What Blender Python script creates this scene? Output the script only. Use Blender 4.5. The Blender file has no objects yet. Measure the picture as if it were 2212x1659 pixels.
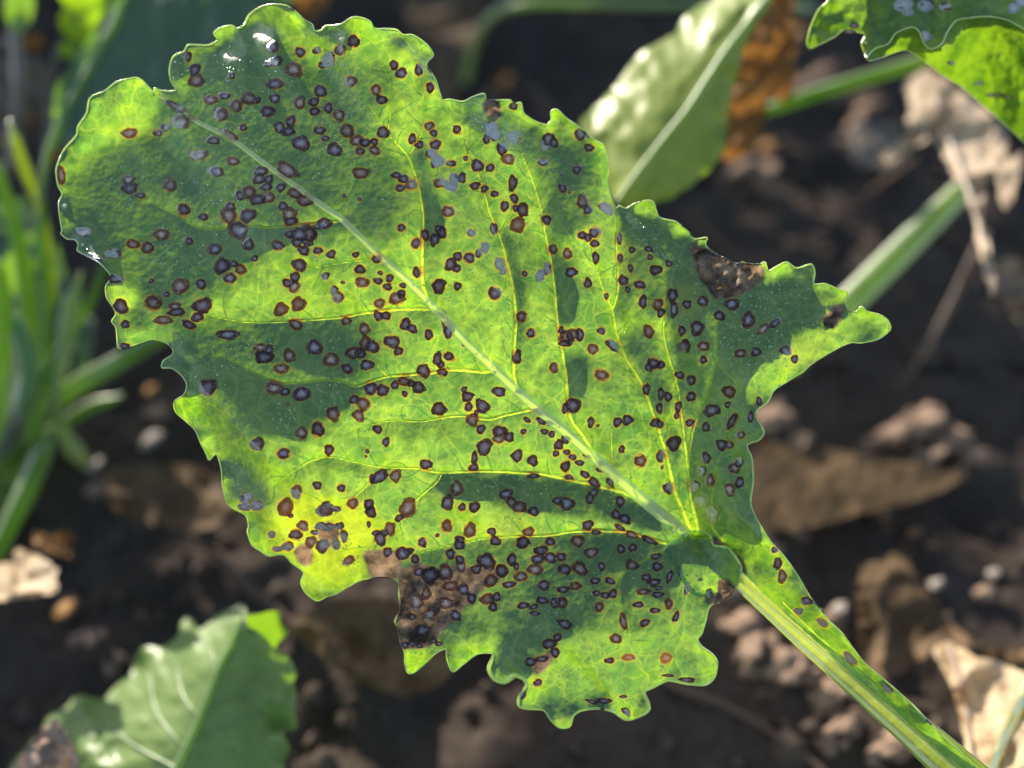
import bpy, math, random
import numpy as np
from mathutils import Vector

random.seed(7)
rng = np.random.default_rng(7)
S = bpy.context.scene
C = S.collection
R = math.radians

# ------------------------------------------------------------------ camera, sky, sun, exposure
HF = R(55.0)
TH = math.tan(HF / 2)
CAM = np.array([0.0, 0.0, 0.39])
PITCH = R(45)
RIGHT = np.array([1.0, 0, 0])
UP = np.array([0, math.cos(PITCH), math.sin(PITCH)])
FWD = np.array([0, math.sin(PITCH), -math.cos(PITCH)])
D0 = 0.27                                   # distance of the spotted leaf

cd = bpy.data.cameras.new("camera")
cam = bpy.data.objects.new("camera", cd)
C.objects.link(cam)
cam.location = CAM
cam.rotation_euler = (PITCH, 0, 0)
cd.sensor_width = 36
cd.lens = 18 / TH
cd.clip_start = 0.01
cd.clip_end = 300
cd.dof.use_dof = True
cd.dof.focus_distance = 0.268
cd.dof.aperture_fstop = cd.lens / 1000 / 0.0092
S.camera = cam
S.render.resolution_x, S.render.resolution_y = 1024, 768

s_cam = np.array([-0.55, 0.77, -0.32])
s_cam /= np.linalg.norm(s_cam)
SUN = RIGHT * s_cam[0] + UP * s_cam[1] - FWD * s_cam[2]
ELEV = math.asin(SUN[2])
AZ = math.atan2(SUN[0], SUN[1])
world = bpy.data.worlds.new("World")
S.world = world
world.use_nodes = True
nt = world.node_tree
bg = nt.nodes["Background"]
sky = nt.nodes.new("ShaderNodeTexSky")
sky.sky_type = 'NISHITA'
sky.sun_disc = False
sky.sun_elevation = ELEV
sky.sun_rotation = AZ
sky.dust_density = 0.6
nt.links.new(sky.outputs[0], bg.inputs[0])
bg.inputs[1].default_value = 0.11
sl = bpy.data.lights.new("sun", 'SUN')
sl.energy = 4.5
sl.angle = R(0.53)
sl.color = (1.0, 0.90, 0.76)
sun = bpy.data.objects.new("sun", sl)
C.objects.link(sun)
sun.rotation_euler = Vector(SUN).to_track_quat('Z', 'Y').to_euler()
sun.location = (-1, 2, 2)
S.view_settings.view_transform = 'Standard'
S.view_settings.look = 'None'
S.view_settings.exposure = 0.74
S.view_settings.gamma = 1
S.view_settings.use_curve_mapping = False
S.render.engine = 'CYCLES'
S.cycles.use_denoising = True
S.cycles.max_bounces = 8
S.cycles.transparent_max_bounces = 12

# ------------------------------------------------------------------ helpers
TSX, TSY = 2212.0, 1659.0
MPP = 2 * D0 * TH / TSX                     # metres per map unit at the leaf


def P(x, y, d):
    """points on the ray through map position (x, y) at axial distance d"""
    x = np.asarray(x, float); y = np.asarray(y, float); d = np.asarray(d, float)
    k = TH / (TSX / 2)
    X = (x - TSX / 2) * k * d
    Y = -(y - TSY / 2) * k * d
    return CAM + X[..., None] * RIGHT + Y[..., None] * UP + d[..., None] * FWD


def gdepth(x, y, h=0.0):
    """axial distance at which the ray reaches height h"""
    k = TH / (TSX / 2)
    vz = -(np.asarray(y, float) - TSY / 2) * k * UP[2] + FWD[2]
    return (h - CAM[2]) / np.minimum(vz, -0.05)


def _hash(ix, iy, seed):
    n = (ix.astype(np.int64) * 374761393 + iy.astype(np.int64) * 668265263 + seed * 1274126177) & 0x7fffffff
    n = ((n ^ (n >> 13)) * 1274126177) & 0x7fffffff
    return ((n ^ (n >> 16)) & 0xffff) / 32767.5 - 1.0


def vn(x, y, seed=0):
    x = np.asarray(x, float); y = np.asarray(y, float)
    ix = np.floor(x); iy = np.floor(y)
    fx = x - ix; fy = y - iy
    fx = fx * fx * fx * (fx * (fx * 6 - 15) + 10); fy = fy * fy * fy * (fy * (fy * 6 - 15) + 10)
    a = _hash(ix, iy, seed); b = _hash(ix + 1, iy, seed)
    c = _hash(ix, iy + 1, seed); d = _hash(ix + 1, iy + 1, seed)
    return (a * (1 - fx) + b * fx) * (1 - fy) + (c * (1 - fx) + d * fx) * fy


def fbm(x, y, seed=0, octv=4, gain=0.5):
    v = 0; a = 1.0; t = 0
    for i in range(octv):
        v = v + a * vn(x * 2 ** i + 17.3 * i, y * 2 ** i - 9.1 * i, seed + i)
        t += a; a *= gain
    return v / t


def catmull(pts, step=5.0, closed=False):
    p = np.asarray(pts, float)
    n = len(p); out = []
    rngi = range(n) if closed else range(n - 1)
    for i in rngi:
        if closed:
            a, b, c, d = p[(i - 1) % n], p[i], p[(i + 1) % n], p[(i + 2) % n]
        else:
            a, b, c, d = p[max(i - 1, 0)], p[i], p[i + 1], p[min(i + 2, n - 1)]
        m = max(1, int(np.linalg.norm((c - b)[:2]) / step))
        for k in range(m):
            t = k / m
            # centripetal-ish: limited tangents keep notches from looping
            t1 = (c - a) * 0.42; t2 = (d - b) * 0.42
            L = np.linalg.norm((c - b)[:2])
            for tt in (t1, t2):
                l = np.linalg.norm(tt[:2])
                if l > L: tt *= L / l
            h00 = 2 * t**3 - 3 * t**2 + 1; h10 = t**3 - 2 * t**2 + t
            h01 = -2 * t**3 + 3 * t**2; h11 = t**3 - t**2
            out.append(h00 * b + h10 * t1 + h01 * c + h11 * t2)
    if not closed: out.append(p[-1])
    return np.array(out)


def inside(px, py, poly):
    px = np.asarray(px, float); py = np.asarray(py, float)
    r = np.zeros(px.shape, bool)
    x0, y0 = poly[:, 0], poly[:, 1]
    x1, y1 = np.roll(x0, -1), np.roll(y0, -1)
    for a, b, c, d in zip(x0, y0, x1, y1):
        if b == d: continue
        m = (py < b) != (py < d)
        if not m.any(): continue
        r ^= m & (px < (c - a) * (py - b) / (d - b) + a)
    return r


def segdist(px, py, line, closed=False):
    """distance, nearest point and parameter along a polyline, in chunks"""
    a = line if closed else line[:-1]
    b = np.roll(line, -1, 0) if closed else line[1:]
    q = np.stack([px, py], -1).reshape(-1, 2)
    D = np.empty(len(q)); N = np.empty((len(q), 2)); I = np.empty(len(q))
    ab = b - a; L2 = (ab ** 2).sum(1) + 1e-9
    for s in range(0, len(q), 4000):
        w = q[s:s + 4000, None, :] - a[None]
        t = np.clip((w * ab[None]).sum(-1) / L2, 0, 1)
        n = a[None] + t[..., None] * ab[None]
        d = ((q[s:s + 4000, None, :] - n) ** 2).sum(-1)
        j = d.argmin(1); k = np.arange(len(j))
        D[s:s + 4000] = np.sqrt(d[k, j]); N[s:s + 4000] = n[k, j]; I[s:s + 4000] = (j + t[k, j]) / len(a)
    return D.reshape(px.shape), N, I.reshape(px.shape)


def blur(a, sig):
    r = int(3 * sig + 1)
    k = np.exp(-0.5 * (np.arange(-r, r + 1) / sig) ** 2); k /= k.sum()
    p = np.pad(a, r, mode='edge')
    p = np.apply_along_axis(lambda v: np.convolve(v, k, 'valid'), 0, p)
    return np.apply_along_axis(lambda v: np.convolve(v, k, 'valid'), 1, p)


ORG = {}


def mesh_obj(name, verts, faces, mat, parent=None, smooth=True, attrs=None, origin=None):
    me = bpy.data.meshes.new(name)
    v = np.asarray(verts, float)
    if parent is not None and origin is None:
        origin = ORG[parent.name]
    if origin is None:
        c = v.mean(0); origin = np.array([c[0], c[1], v[:, 2].min()])
    f = faces.tolist() if isinstance(faces, np.ndarray) else faces
    me.from_pydata((v - origin).tolist(), [], f)
    if smooth:
        me.polygons.foreach_set('use_smooth', np.ones(len(me.polygons), bool))
    for k, a in (attrs or {}).items():
        at = me.attributes.new(k, 'FLOAT', 'POINT')
        at.data.foreach_set('value', np.asarray(a, np.float32))
    if mat: me.materials.append(mat)
    me.update()
    o = bpy.data.objects.new(name, me)
    C.objects.link(o)
    ORG[o.name] = np.array(origin)
    if parent is not None:
        o.parent = parent
        o.location = np.array(origin) - ORG[parent.name]
    else:
        o.location = origin
    return o


def thing(name, label, cat, loc, group=None):
    o = bpy.data.objects.new(name, None)
    C.objects.link(o)
    o.empty_display_size = 0.01
    o.location = loc
    ORG[o.name] = np.array(loc, float)
    o['label'] = label; o['category'] = cat
    if group: o['group'] = group
    return o


def tag(o, label, cat, group=None):
    o['label'] = label; o['category'] = cat
    if group: o['group'] = group
    return o


def sheet(poly, step):
    """grid of quads filling a closed outline, border vertices snapped onto it"""
    x0, y0 = poly.min(0) - step; x1, y1 = poly.max(0) + step
    xs = np.arange(x0, x1 + step, step); ys = np.arange(y0, y1 + step, step)
    X, Y = np.meshgrid(xs, ys)
    ins = inside(X, Y, poly)
    cell = ins[:-1, :-1].astype(int) + ins[1:, :-1] + ins[:-1, 1:] + ins[1:, 1:]
    keep = cell >= 2
    used = np.zeros(X.shape, bool)
    used[:-1, :-1] |= keep; used[1:, :-1] |= keep; used[:-1, 1:] |= keep; used[1:, 1:] |= keep
    ids = -np.ones(X.shape, int); ids[used] = np.arange(used.sum())
    vx, vy = X[used].copy(), Y[used].copy()
    out = ~ins[used]
    edge = np.zeros(X.shape, bool)
    # vertices that border a dropped cell are pulled onto the outline too
    drop = np.pad(~keep, 1, constant_values=True)
    bord = drop[:-1, :-1] | drop[1:, :-1] | drop[:-1, 1:] | drop[1:, 1:]
    b = bord[used] | out
    if b.any():
        _, N, _ = segdist(vx[b], vy[b], poly, True)
        vx[b], vy[b] = N[:, 0], N[:, 1]
    q = np.stack([ids[:-1, :-1], ids[1:, :-1], ids[1:, 1:], ids[:-1, 1:]], -1)[keep]
    return vx, vy, q


def tube(line, rad, n=8, prof=None, cap=True):
    """tube along a 3-D line; prof(phi) scales the radius round the section"""
    L = np.asarray(line, float); m = len(L)
    r = np.asarray(rad, float) * np.ones(m)
    T = np.gradient(L, axis=0); T /= np.linalg.norm(T, axis=1)[:, None] + 1e-12
    ref = -FWD
    U = np.cross(T, ref); U /= np.linalg.norm(U, axis=1)[:, None] + 1e-12
    W = np.cross(U, T)
    ph = np.arange(n) * 2 * math.pi / n
    pr = np.ones(n) if prof is None else np.array([prof(p) for p in ph])
    v = L[:, None] + (U[:, None] * np.cos(ph)[None, :, None] + W[:, None] * np.sin(ph)[None, :, None]) * (r[:, None] * pr[None])[..., None]
    v = v.reshape(-1, 3)
    f = []
    for i in range(m - 1):
        for j in range(n):
            k = (j + 1) % n
            f.append((i * n + j, i * n + k, (i + 1) * n + k, (i + 1) * n + j))
    if cap:
        f.append(tuple(range(n - 1, -1, -1))); f.append(tuple((m - 1) * n + j for j in range(n)))
    return v, f


def join(parts):
    V = []; F = []; o = 0
    for v, f in parts:
        V.append(np.asarray(v)); F += [tuple(int(i) + o for i in q) for q in f]; o += len(v)
    return np.concatenate(V), F


# ------------------------------------------------------------------ materials
class NT:
    def __init__(s, name):
        s.m = bpy.data.materials.new(name); s.m.use_nodes = True
        s.t = s.m.node_tree; s.t.nodes.clear()
        s.out = s.n('ShaderNodeOutputMaterial')

    def n(s, ty, **kw):
        nd = s.t.nodes.new(ty)
        for k, v in kw.items(): setattr(nd, k, v)
        return nd

    def l(s, a, b): s.t.links.new(a, b)

    def set(s, sock, v):
        if hasattr(v, 'is_output') or isinstance(v, bpy.types.NodeSocket): s.l(v, sock)
        elif isinstance(v, (tuple, list)) and len(v) == 3 and sock.type == 'RGBA': sock.default_value = (*v, 1)
        else: sock.default_value = v

    def attr(s, name):
        a = s.n('ShaderNodeAttribute'); a.attribute_name = name; return a.outputs['Fac']

    def noise(s, scale, detail=4, rough=0.55, dist=0.0, vec=None, col=False):
        nd = s.n('ShaderNodeTexNoise'); nd.inputs['Scale'].default_value = scale
        nd.inputs['Detail'].default_value = detail; nd.inputs['Roughness'].default_value = rough
        nd.inputs['Distortion'].default_value = dist
        if vec is None: vec = s.coord()
        s.l(vec, nd.inputs['Vector'])
        return nd.outputs['Color' if col else 'Fac']

    def voro(s, scale, feat='F1', vec=None):
        nd = s.n('ShaderNodeTexVoronoi'); nd.feature = feat; nd.inputs['Scale'].default_value = scale
        s.l(vec or s.coord(), nd.inputs['Vector']); return nd.outputs['Distance']

    def coord(s):
        if not hasattr(s, '_c'): s._c = s.n('ShaderNodeTexCoord').outputs['Object']
        return s._c

    def ramp(s, fac, stops):
        r = s.n('ShaderNodeValToRGB'); e = r.color_ramp.elements
        while len(e) < len(stops): e.new(0.5)
        for i, (p, c) in enumerate(stops):
            e[i].position = p; e[i].color = (*c, 1) if len(c) == 3 else c
        s.l(fac, r.inputs['Fac']); return r.outputs['Color']

    def rng(s, v, a, b, c=0.0, d=1.0):
        m = s.n('ShaderNodeMapRange'); m.clamp = True
        s.set(m.inputs[0], v)
        for i, q in zip((1, 2, 3, 4), (a, b, c, d)): s.set(m.inputs[i], q)
        return m.outputs[0]

    def math(s, op, a, b=0.0, clamp=False):
        m = s.n('ShaderNodeMath'); m.operation = op; m.use_clamp = clamp
        s.set(m.inputs[0], a); s.set(m.inputs[1], b); return m.outputs[0]

    def mix(s, f, a, b, mode='MIX'):
        m = s.n('ShaderNodeMix'); m.data_type = 'RGBA'; m.blend_type = mode
        s.set(m.inputs[0], f); s.set(m.inputs[6], a); s.set(m.inputs[7], b); return m.outputs[2]

    def bump(s, h, strength=0.5, dist=0.001, normal=None):
        b = s.n('ShaderNodeBump'); b.inputs['Strength'].default_value = strength
        b.inputs['Distance'].default_value = dist; s.l(h, b.inputs['Height'])
        if normal is not None: s.l(normal, b.inputs['Normal'])
        return b.outputs['Normal']

    def leaf(s, diff, trans, gloss=0.5, rough=0.35, nrm=None, vein=None, vcol=(0.85, 0.9, 0.45)):
        d = s.n('ShaderNodeBsdfDiffuse'); s.set(d.inputs['Color'], diff)
        t = s.n('ShaderNodeBsdfTranslucent'); s.set(t.inputs['Color'], trans)
        a = s.n('ShaderNodeAddShader'); s.l(d.outputs[0], a.inputs[0]); s.l(t.outputs[0], a.inputs[1])
        g = s.n('ShaderNodeBsdfGlossy'); s.set(g.inputs['Roughness'], rough)
        g.inputs['Color'].default_value = (1, 1, 1, 1)
        fr = s.n('ShaderNodeFresnel'); fr.inputs['IOR'].default_value = 1.45
        mx = s.n('ShaderNodeMixShader')
        s.l(s.math('MULTIPLY', fr.outputs[0], gloss), mx.inputs[0])
        s.l(a.outputs[0], mx.inputs[1]); s.l(g.outputs[0], mx.inputs[2])
        if nrm is not None:
            for q in (d, t, g): s.l(nrm, q.inputs['Normal'])
        o = mx.outputs[0]
        if vein is not None:
            tr = s.n('ShaderNodeBsdfTransparent'); tr.inputs['Color'].default_value = (*vcol, 1)
            m2 = s.n('ShaderNodeMixShader'); s.l(vein, m2.inputs[0]); s.l(o, m2.inputs[1]); s.l(tr.outputs[0], m2.inputs[2])
            o = m2.outputs[0]
        s.l(o, s.out.inputs[0]); return s.m

    def solid(s, col, rough=0.9, nrm=None, spec=0.3):
        p = s.n('ShaderNodeBsdfPrincipled'); s.set(p.inputs['Base Color'], col)
        s.set(p.inputs['Roughness'], rough); p.inputs['Specular IOR Level'].default_value = spec
        if nrm is not None: s.l(nrm, p.inputs['Normal'])
        s.l(p.outputs[0], s.out.inputs[0]); return s.m


def mat_blade():
    s = NT('spotted_blade')
    n1 = s.noise(38, 5, 0.6); n2 = s.noise(260, 4, 0.6); n3 = s.noise(90, 3, 0.5)
    diff = s.mix(s.rng(n1, .3, .7), (0.050, 0.118, 0.058), (0.074, 0.152, 0.070))
    diff = s.mix(s.math('MULTIPLY', s.rng(n2, .45, .75), .5), diff, (0.10, 0.18, 0.12))
    trans = s.mix(s.rng(n3, .3, .7), (0.135, 0.33, 0.0003), (0.29, 0.50, 0.0006))
    trans = s.mix(s.math('MULTIPLY', s.rng(n2, .42, .58, 1, 0), .6), trans, (0.085, 0.24, 0.001))
    ye = s.attr('yellow')
    trans = s.mix(s.math('MULTIPLY', ye, .38), trans, (0.62, 0.56, 0.008))
    diff = s.mix(s.math('MULTIPLY', ye, .5), diff, (0.15, 0.15, 0.03))
    h = s.math('ADD', s.attr('halo'), s.math('MULTIPLY', s.math('SUBTRACT', s.noise(420, 2), .5), .5))
    trans = s.mix(s.math('MULTIPLY', s.rng(h, .30, .70), .5), trans, (0.52, 0.44, 0.006))
    trans = s.mix(s.math('MULTIPLY', s.rng(h, .68, .92), .65), trans, (0.28, 0.07, 0.008))
    diff = s.mix(s.rng(h, .70, .92), diff, (0.06, 0.03, 0.014))
    ne = s.attr('necro')
    nn = s.noise(150, 5, 0.65)
    tan = s.ramp(nn, [(.36, (0.030, 0.024, 0.022)), (.46, (0.13, 0.10, 0.075)), (.56, (0.25, 0.19, 0.13)), (.68, (0.42, 0.33, 0.24))])
    nf = s.rng(s.math('ADD', ne, s.math('MULTIPLY', s.math('SUBTRACT', s.noise(140, 5), .5), 1.1)), .30, .62)
    diff = s.mix(nf, diff, tan)
    trans = s.mix(nf, trans, s.ramp(nn, [(.4, (0.05, 0.03, 0.015)), (.65, (0.30, 0.18, 0.09))]))
    wv = s.n('ShaderNodeVectorMath'); wv.operation = 'MULTIPLY_ADD'; s.l(s.noise(130, 3, col=True), wv.inputs[0]); wv.inputs[1].default_value = (.006, .006, .006); s.l(s.coord(), wv.inputs[2])
    net = s.voro(230, 'DISTANCE_TO_EDGE', wv.outputs[0]); net2 = s.voro(82, 'DISTANCE_TO_EDGE', wv.outputs[0])
    line = s.math('MAXIMUM', s.rng(net, .0, .08, .34, 0), s.rng(net2, .0, .04, .5, 0))
    line = s.math('MULTIPLY', line, s.math('SUBTRACT', 1.0, nf))
    trans = s.mix(line, trans, (0.45, 0.60, 0.004)); diff = s.mix(line, diff, (0.12, 0.20, 0.11))
    bl = s.voro(520); bn = s.math('ADD', s.math('MULTIPLY', bl, -1.0), s.math('MULTIPLY', n2, 1.2))
    nrm = s.bump(bn, 0.26, 0.0005)
    nrm = s.bump(s.noise(110, 3), 0.22, 0.0012, nrm)
    return s.leaf(diff, trans, s.math('MULTIPLY', s.math('SUBTRACT', 1.0, s.math('MULTIPLY', nf, .9)), 1.9), 0.40, nrm, s.rng(s.attr('vein'), .45, .75, .9, 0))


def mat_vein(name='vein_tissue', pale=False):
    s = NT(name)
    n = s.noise(200, 3)
    if pale:
        diff = s.mix(n, (0.52, 0.56, 0.27), (0.60, 0.62, 0.36)); trans = s.mix(n, (0.40, 0.52, 0.06), (0.52, 0.62, 0.09))
    else:
        diff = s.mix(n, (0.10, 0.18, 0.05), (0.17, 0.26, 0.08)); trans = s.mix(n, (0.70, 0.82, 0.06), (0.8, 0.88, 0.10))
    h = s.attr('halo')
    diff = s.mix(s.rng(h, .55, 1.2), diff, (0.16, 0.05, 0.02)); trans = s.mix(s.rng(h, .5, 1.3), trans, (0.62, 0.16, 0.01))
    return s.leaf(diff, trans, 0.6, 0.4, s.bump(s.noise(500, 2), .3, .0004))


def mat_margin(name='leaf_margin'):
    s = NT(name); n = s.noise(120, 3)
    diff = s.mix(n, (0.30, 0.36, 0.16), (0.42, 0.46, 0.28))
    h = s.attr('necro')
    diff = s.mix(s.rng(h, .3, .6), diff, (0.06, 0.03, 0.025))
    return s.leaf(diff, s.mix(s.rng(h, .3, .6), (0.62, 0.72, 0.16), (0.12, 0.04, 0.01)), 0.6, 0.3, s.bump(s.noise(700, 2), .5, .0005))


def mat_spot(name, cen, mid, ring, edge, trans):
    s = NT(name)
    oi = s.n('ShaderNodeObjectInfo').outputs['Random']
    r = s.attr('ring')
    n = s.noise(760, 4, 0.65)
    rr = s.math('ADD', r, s.math('MULTIPLY', s.math('SUBTRACT', n, .5), .85))
    col = s.ramp(rr, [(0.0, cen), (0.40, mid), (0.66, ring), (0.90, ring), (1.0, edge)])
    n4 = s.noise(1500, 2, .5)
    col = s.mix(s.math('MULTIPLY', s.rng(n4, .55, .7), .35), col, tuple(min(1, c * 2.2) for c in mid))
    v = s.rng(oi, 0, 1, .62, 1.5)
    hs = s.n('ShaderNodeHueSaturation'); s.set(hs.inputs['Value'], v); s.set(hs.inputs['Color'], col)
    fr = s.math('ADD', r, s.math('MULTIPLY', s.math('SUBTRACT', s.noise(900, 3, .6), .5), .42))
    return s.leaf(hs.outputs[0], trans, 0.6, 0.5, s.bump(s.math('ADD', n, s.math('MULTIPLY', n4, .5)), .9, .0009), s.rng(fr, 1.0, 1.10), (1, 1, 1))


def mat_green(name, d1, d2, t1, t2, gloss=0.8, rough=0.3, scale=60, bumpd=.001, bs=.4):
    s = NT(name); n = s.noise(scale, 4)
    f = s.rng(n, .3, .7)
    return s.leaf(s.mix(f, d1, d2), s.mix(f, t1, t2), gloss, rough, s.bump(s.noise(scale * 2.2, 3), bs, bumpd))


def mat_dry(name, c1, c2, c3, tr, scale=60):
    s = NT(name); n = s.noise(scale, 6, .65, .6); n2 = s.noise(scale * 5, 3)
    col = s.ramp(n, [(.32, c1), (.5, c2), (.68, c3)])
    col = s.mix(s.math('MULTIPLY', s.rng(n2, .5, .75), .4), col, c1)
    return s.leaf(col, s.mix(n, tr, tuple(c * .4 for c in tr)), 0.25, 0.6, s.bump(s.noise(scale * 3, 5, .7), .8, .002))


def mat_soil(name='soil', k=1.0, wr=1.0):
    s = NT(name); n = s.noise(22, 8, .7); n2 = s.noise(300, 5, .7)
    col = s.ramp(n, [(.3, (0.085 * k, 0.064 * k, 0.052 * k)), (.55, (0.16 * k, 0.122 * k, 0.098 * k)), (.75, (0.24 * k, 0.185 * k, 0.15 * k))])
    col = s.mix(s.math('MULTIPLY', s.rng(n2, .4, .7), .5), col, (0.29 * k, 0.23 * k, 0.19 * k))
    if wr != 1.0: col = s.mix(1.0, col, (wr, 1.0, 1 / wr), 'MULTIPLY')
    h = s.math('ADD', s.noise(90, 6, .7), s.math('MULTIPLY', n2, .3))
    return s.solid(col, .95, s.bump(h, .9, .006), .15)
# ================================================================== THE SPOTTED LEAF: outline, veins, spots
OUT = [(134,500),(128,462),(127,437),(134,419),(125,400),(121,369),(125,353),(137,325),(156,303),(166,290),(168,273),(187,244),
(192,216),(203,205),(225,197),(250,178),(281,169),(297,168),(312,178),(328,197),(331,206),(334,190),(346,195),(372,197),(380,193),(369,175),(366,150),
(372,125),(384,116),(397,111),(406,97),(428,97),(450,97),(469,87),(462,72),(475,61),(500,55),(512,62),(528,53),(537,34),(559,17),
(587,9),(619,12),(643,29),(656,41),(675,53),(679,66),(693,66),(703,56),(718,55),(737,52),(762,37),(784,39),(800,47),(809,61),
(831,62),(856,64),(871,75),(890,75),(909,86),(928,103),(936,120),(925,131),(921,141),(931,156),(942,175),(950,200),(956,216),(971,214),
(1000,219),(1021,209),(1046,202),(1051,216),(1081,216),(1103,217),(1109,226),(1125,222),(1131,244),(1156,262),(1181,269),(1191,258),
(1190,241),(1203,236),(1224,256),(1243,269),(1262,284),(1281,300),(1302,312),(1309,331),(1315,362),(1312,391),(1318,425),(1331,450),(1337,444),
(1352,450),(1368,441),(1396,433),(1412,437),(1424,469),(1459,479),(1481,498),(1499,516),(1527,513),(1524,529),(1543,548),
(1565,557),(1587,569),(1615,569),(1640,572),(1652,566),(1660,585),(1677,576),(1699,566),(1721,579),(1752,571),(1760,588),(1758,613),(1783,613),
(1814,626),(1830,632),(1826,651),(1832,668),(1849,673),(1861,662),(1874,673),(1899,679),(1917,691),(1924,710),(1908,726),(1889,735),(1858,741),
(1839,740),(1811,751),(1780,769),(1752,787),(1733,804),(1696,827),(1671,844),(1658,869),(1636,885),(1633,901),(1650,932),(1640,950),
(1614,962),(1624,989),(1627,1039),(1622,1089),(1640,1130),(1665,1170),(1693,1201),(1724,1244),(1752,1292),(1777,1320),(1790,1341),(1821,1370),
(1864,1428),(1911,1469),(1974,1525),(2021,1575),(2083,1631),(2120,1668),(2200,1740),
# inner edge of the wing, back up along the stalk
(2170,1755),(2070,1660),(1960,1560),(1840,1455),(1740,1364),(1665,1296),(1618,1250),(1606,1212),(1580,1186),(1550,1168),(1541,1158),
# front lobe
(1532,1162),(1544,1178),(1571,1190),(1596,1214),(1598,1250),(1587,1272),(1565,1297),(1534,1309),(1524,1341),(1515,1369),(1506,1381),
(1515,1397),(1537,1412),(1549,1431),(1543,1462),(1524,1478),(1481,1476),(1443,1469),(1409,1484),(1390,1494),(1399,1516),(1401,1534),(1381,1548),(1352,1555),
(1324,1537),(1299,1531),(1277,1531),(1252,1536),(1238,1547),(1231,1569),(1209,1572),(1190,1556),(1174,1534),(1140,1531),(1121,1525),(1121,1506),
(1137,1481),(1131,1466),(1112,1459),(1090,1472),(1068,1466),(1056,1444),(1065,1412),(1031,1412),(1000,1434),(978,1450),(965,1422),(963,1402),
(940,1412),(921,1431),(893,1453),(881,1453),(875,1434),(873,1408),(865,1388),(862,1362),(853,1342),(865,1317),(862,1286),(861,1261),
(850,1251),(825,1247),(793,1250),(768,1258),(743,1273),(725,1283),(706,1289),(684,1298),(659,1279),(650,1258),(656,1236),(631,1217),(612,1198),
(581,1201),(562,1189),(544,1176),(534,1148),(537,1136),(531,1114),(506,1100),(491,1086),(481,1051),(478,1014),(472,990),(466,980),(452,994),
(447,983),(434,958),(422,930),(403,911),(381,892),(375,876),(378,866),(398,851),(403,829),(391,810),(372,796),(350,794),(353,779),
(372,766),(373,754),(359,741),(328,733),(287,746),(275,748),(256,752),(253,732),(250,707),(241,694),(250,679),(244,663),(231,644),(228,619),(239,602),
(234,588),(212,566),(184,551),(167,541),(169,529),(162,518),(144,516),(131,504)]
i_tail0 = OUT.index((2120,1668)); i_tail1 = OUT.index((1541,1158))

MIDRIB = [(345,205),(390,235),(430,265),(500,300),(560,345),(620,388),(690,440),(740,475),(800,535),(850,580),(900,626),(950,678),(1000,733),
(1060,790),(1110,838),(1160,884),(1220,932),(1280,985),(1340,1038),(1400,1088),(1450,1128),(1486,1156)]

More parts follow.
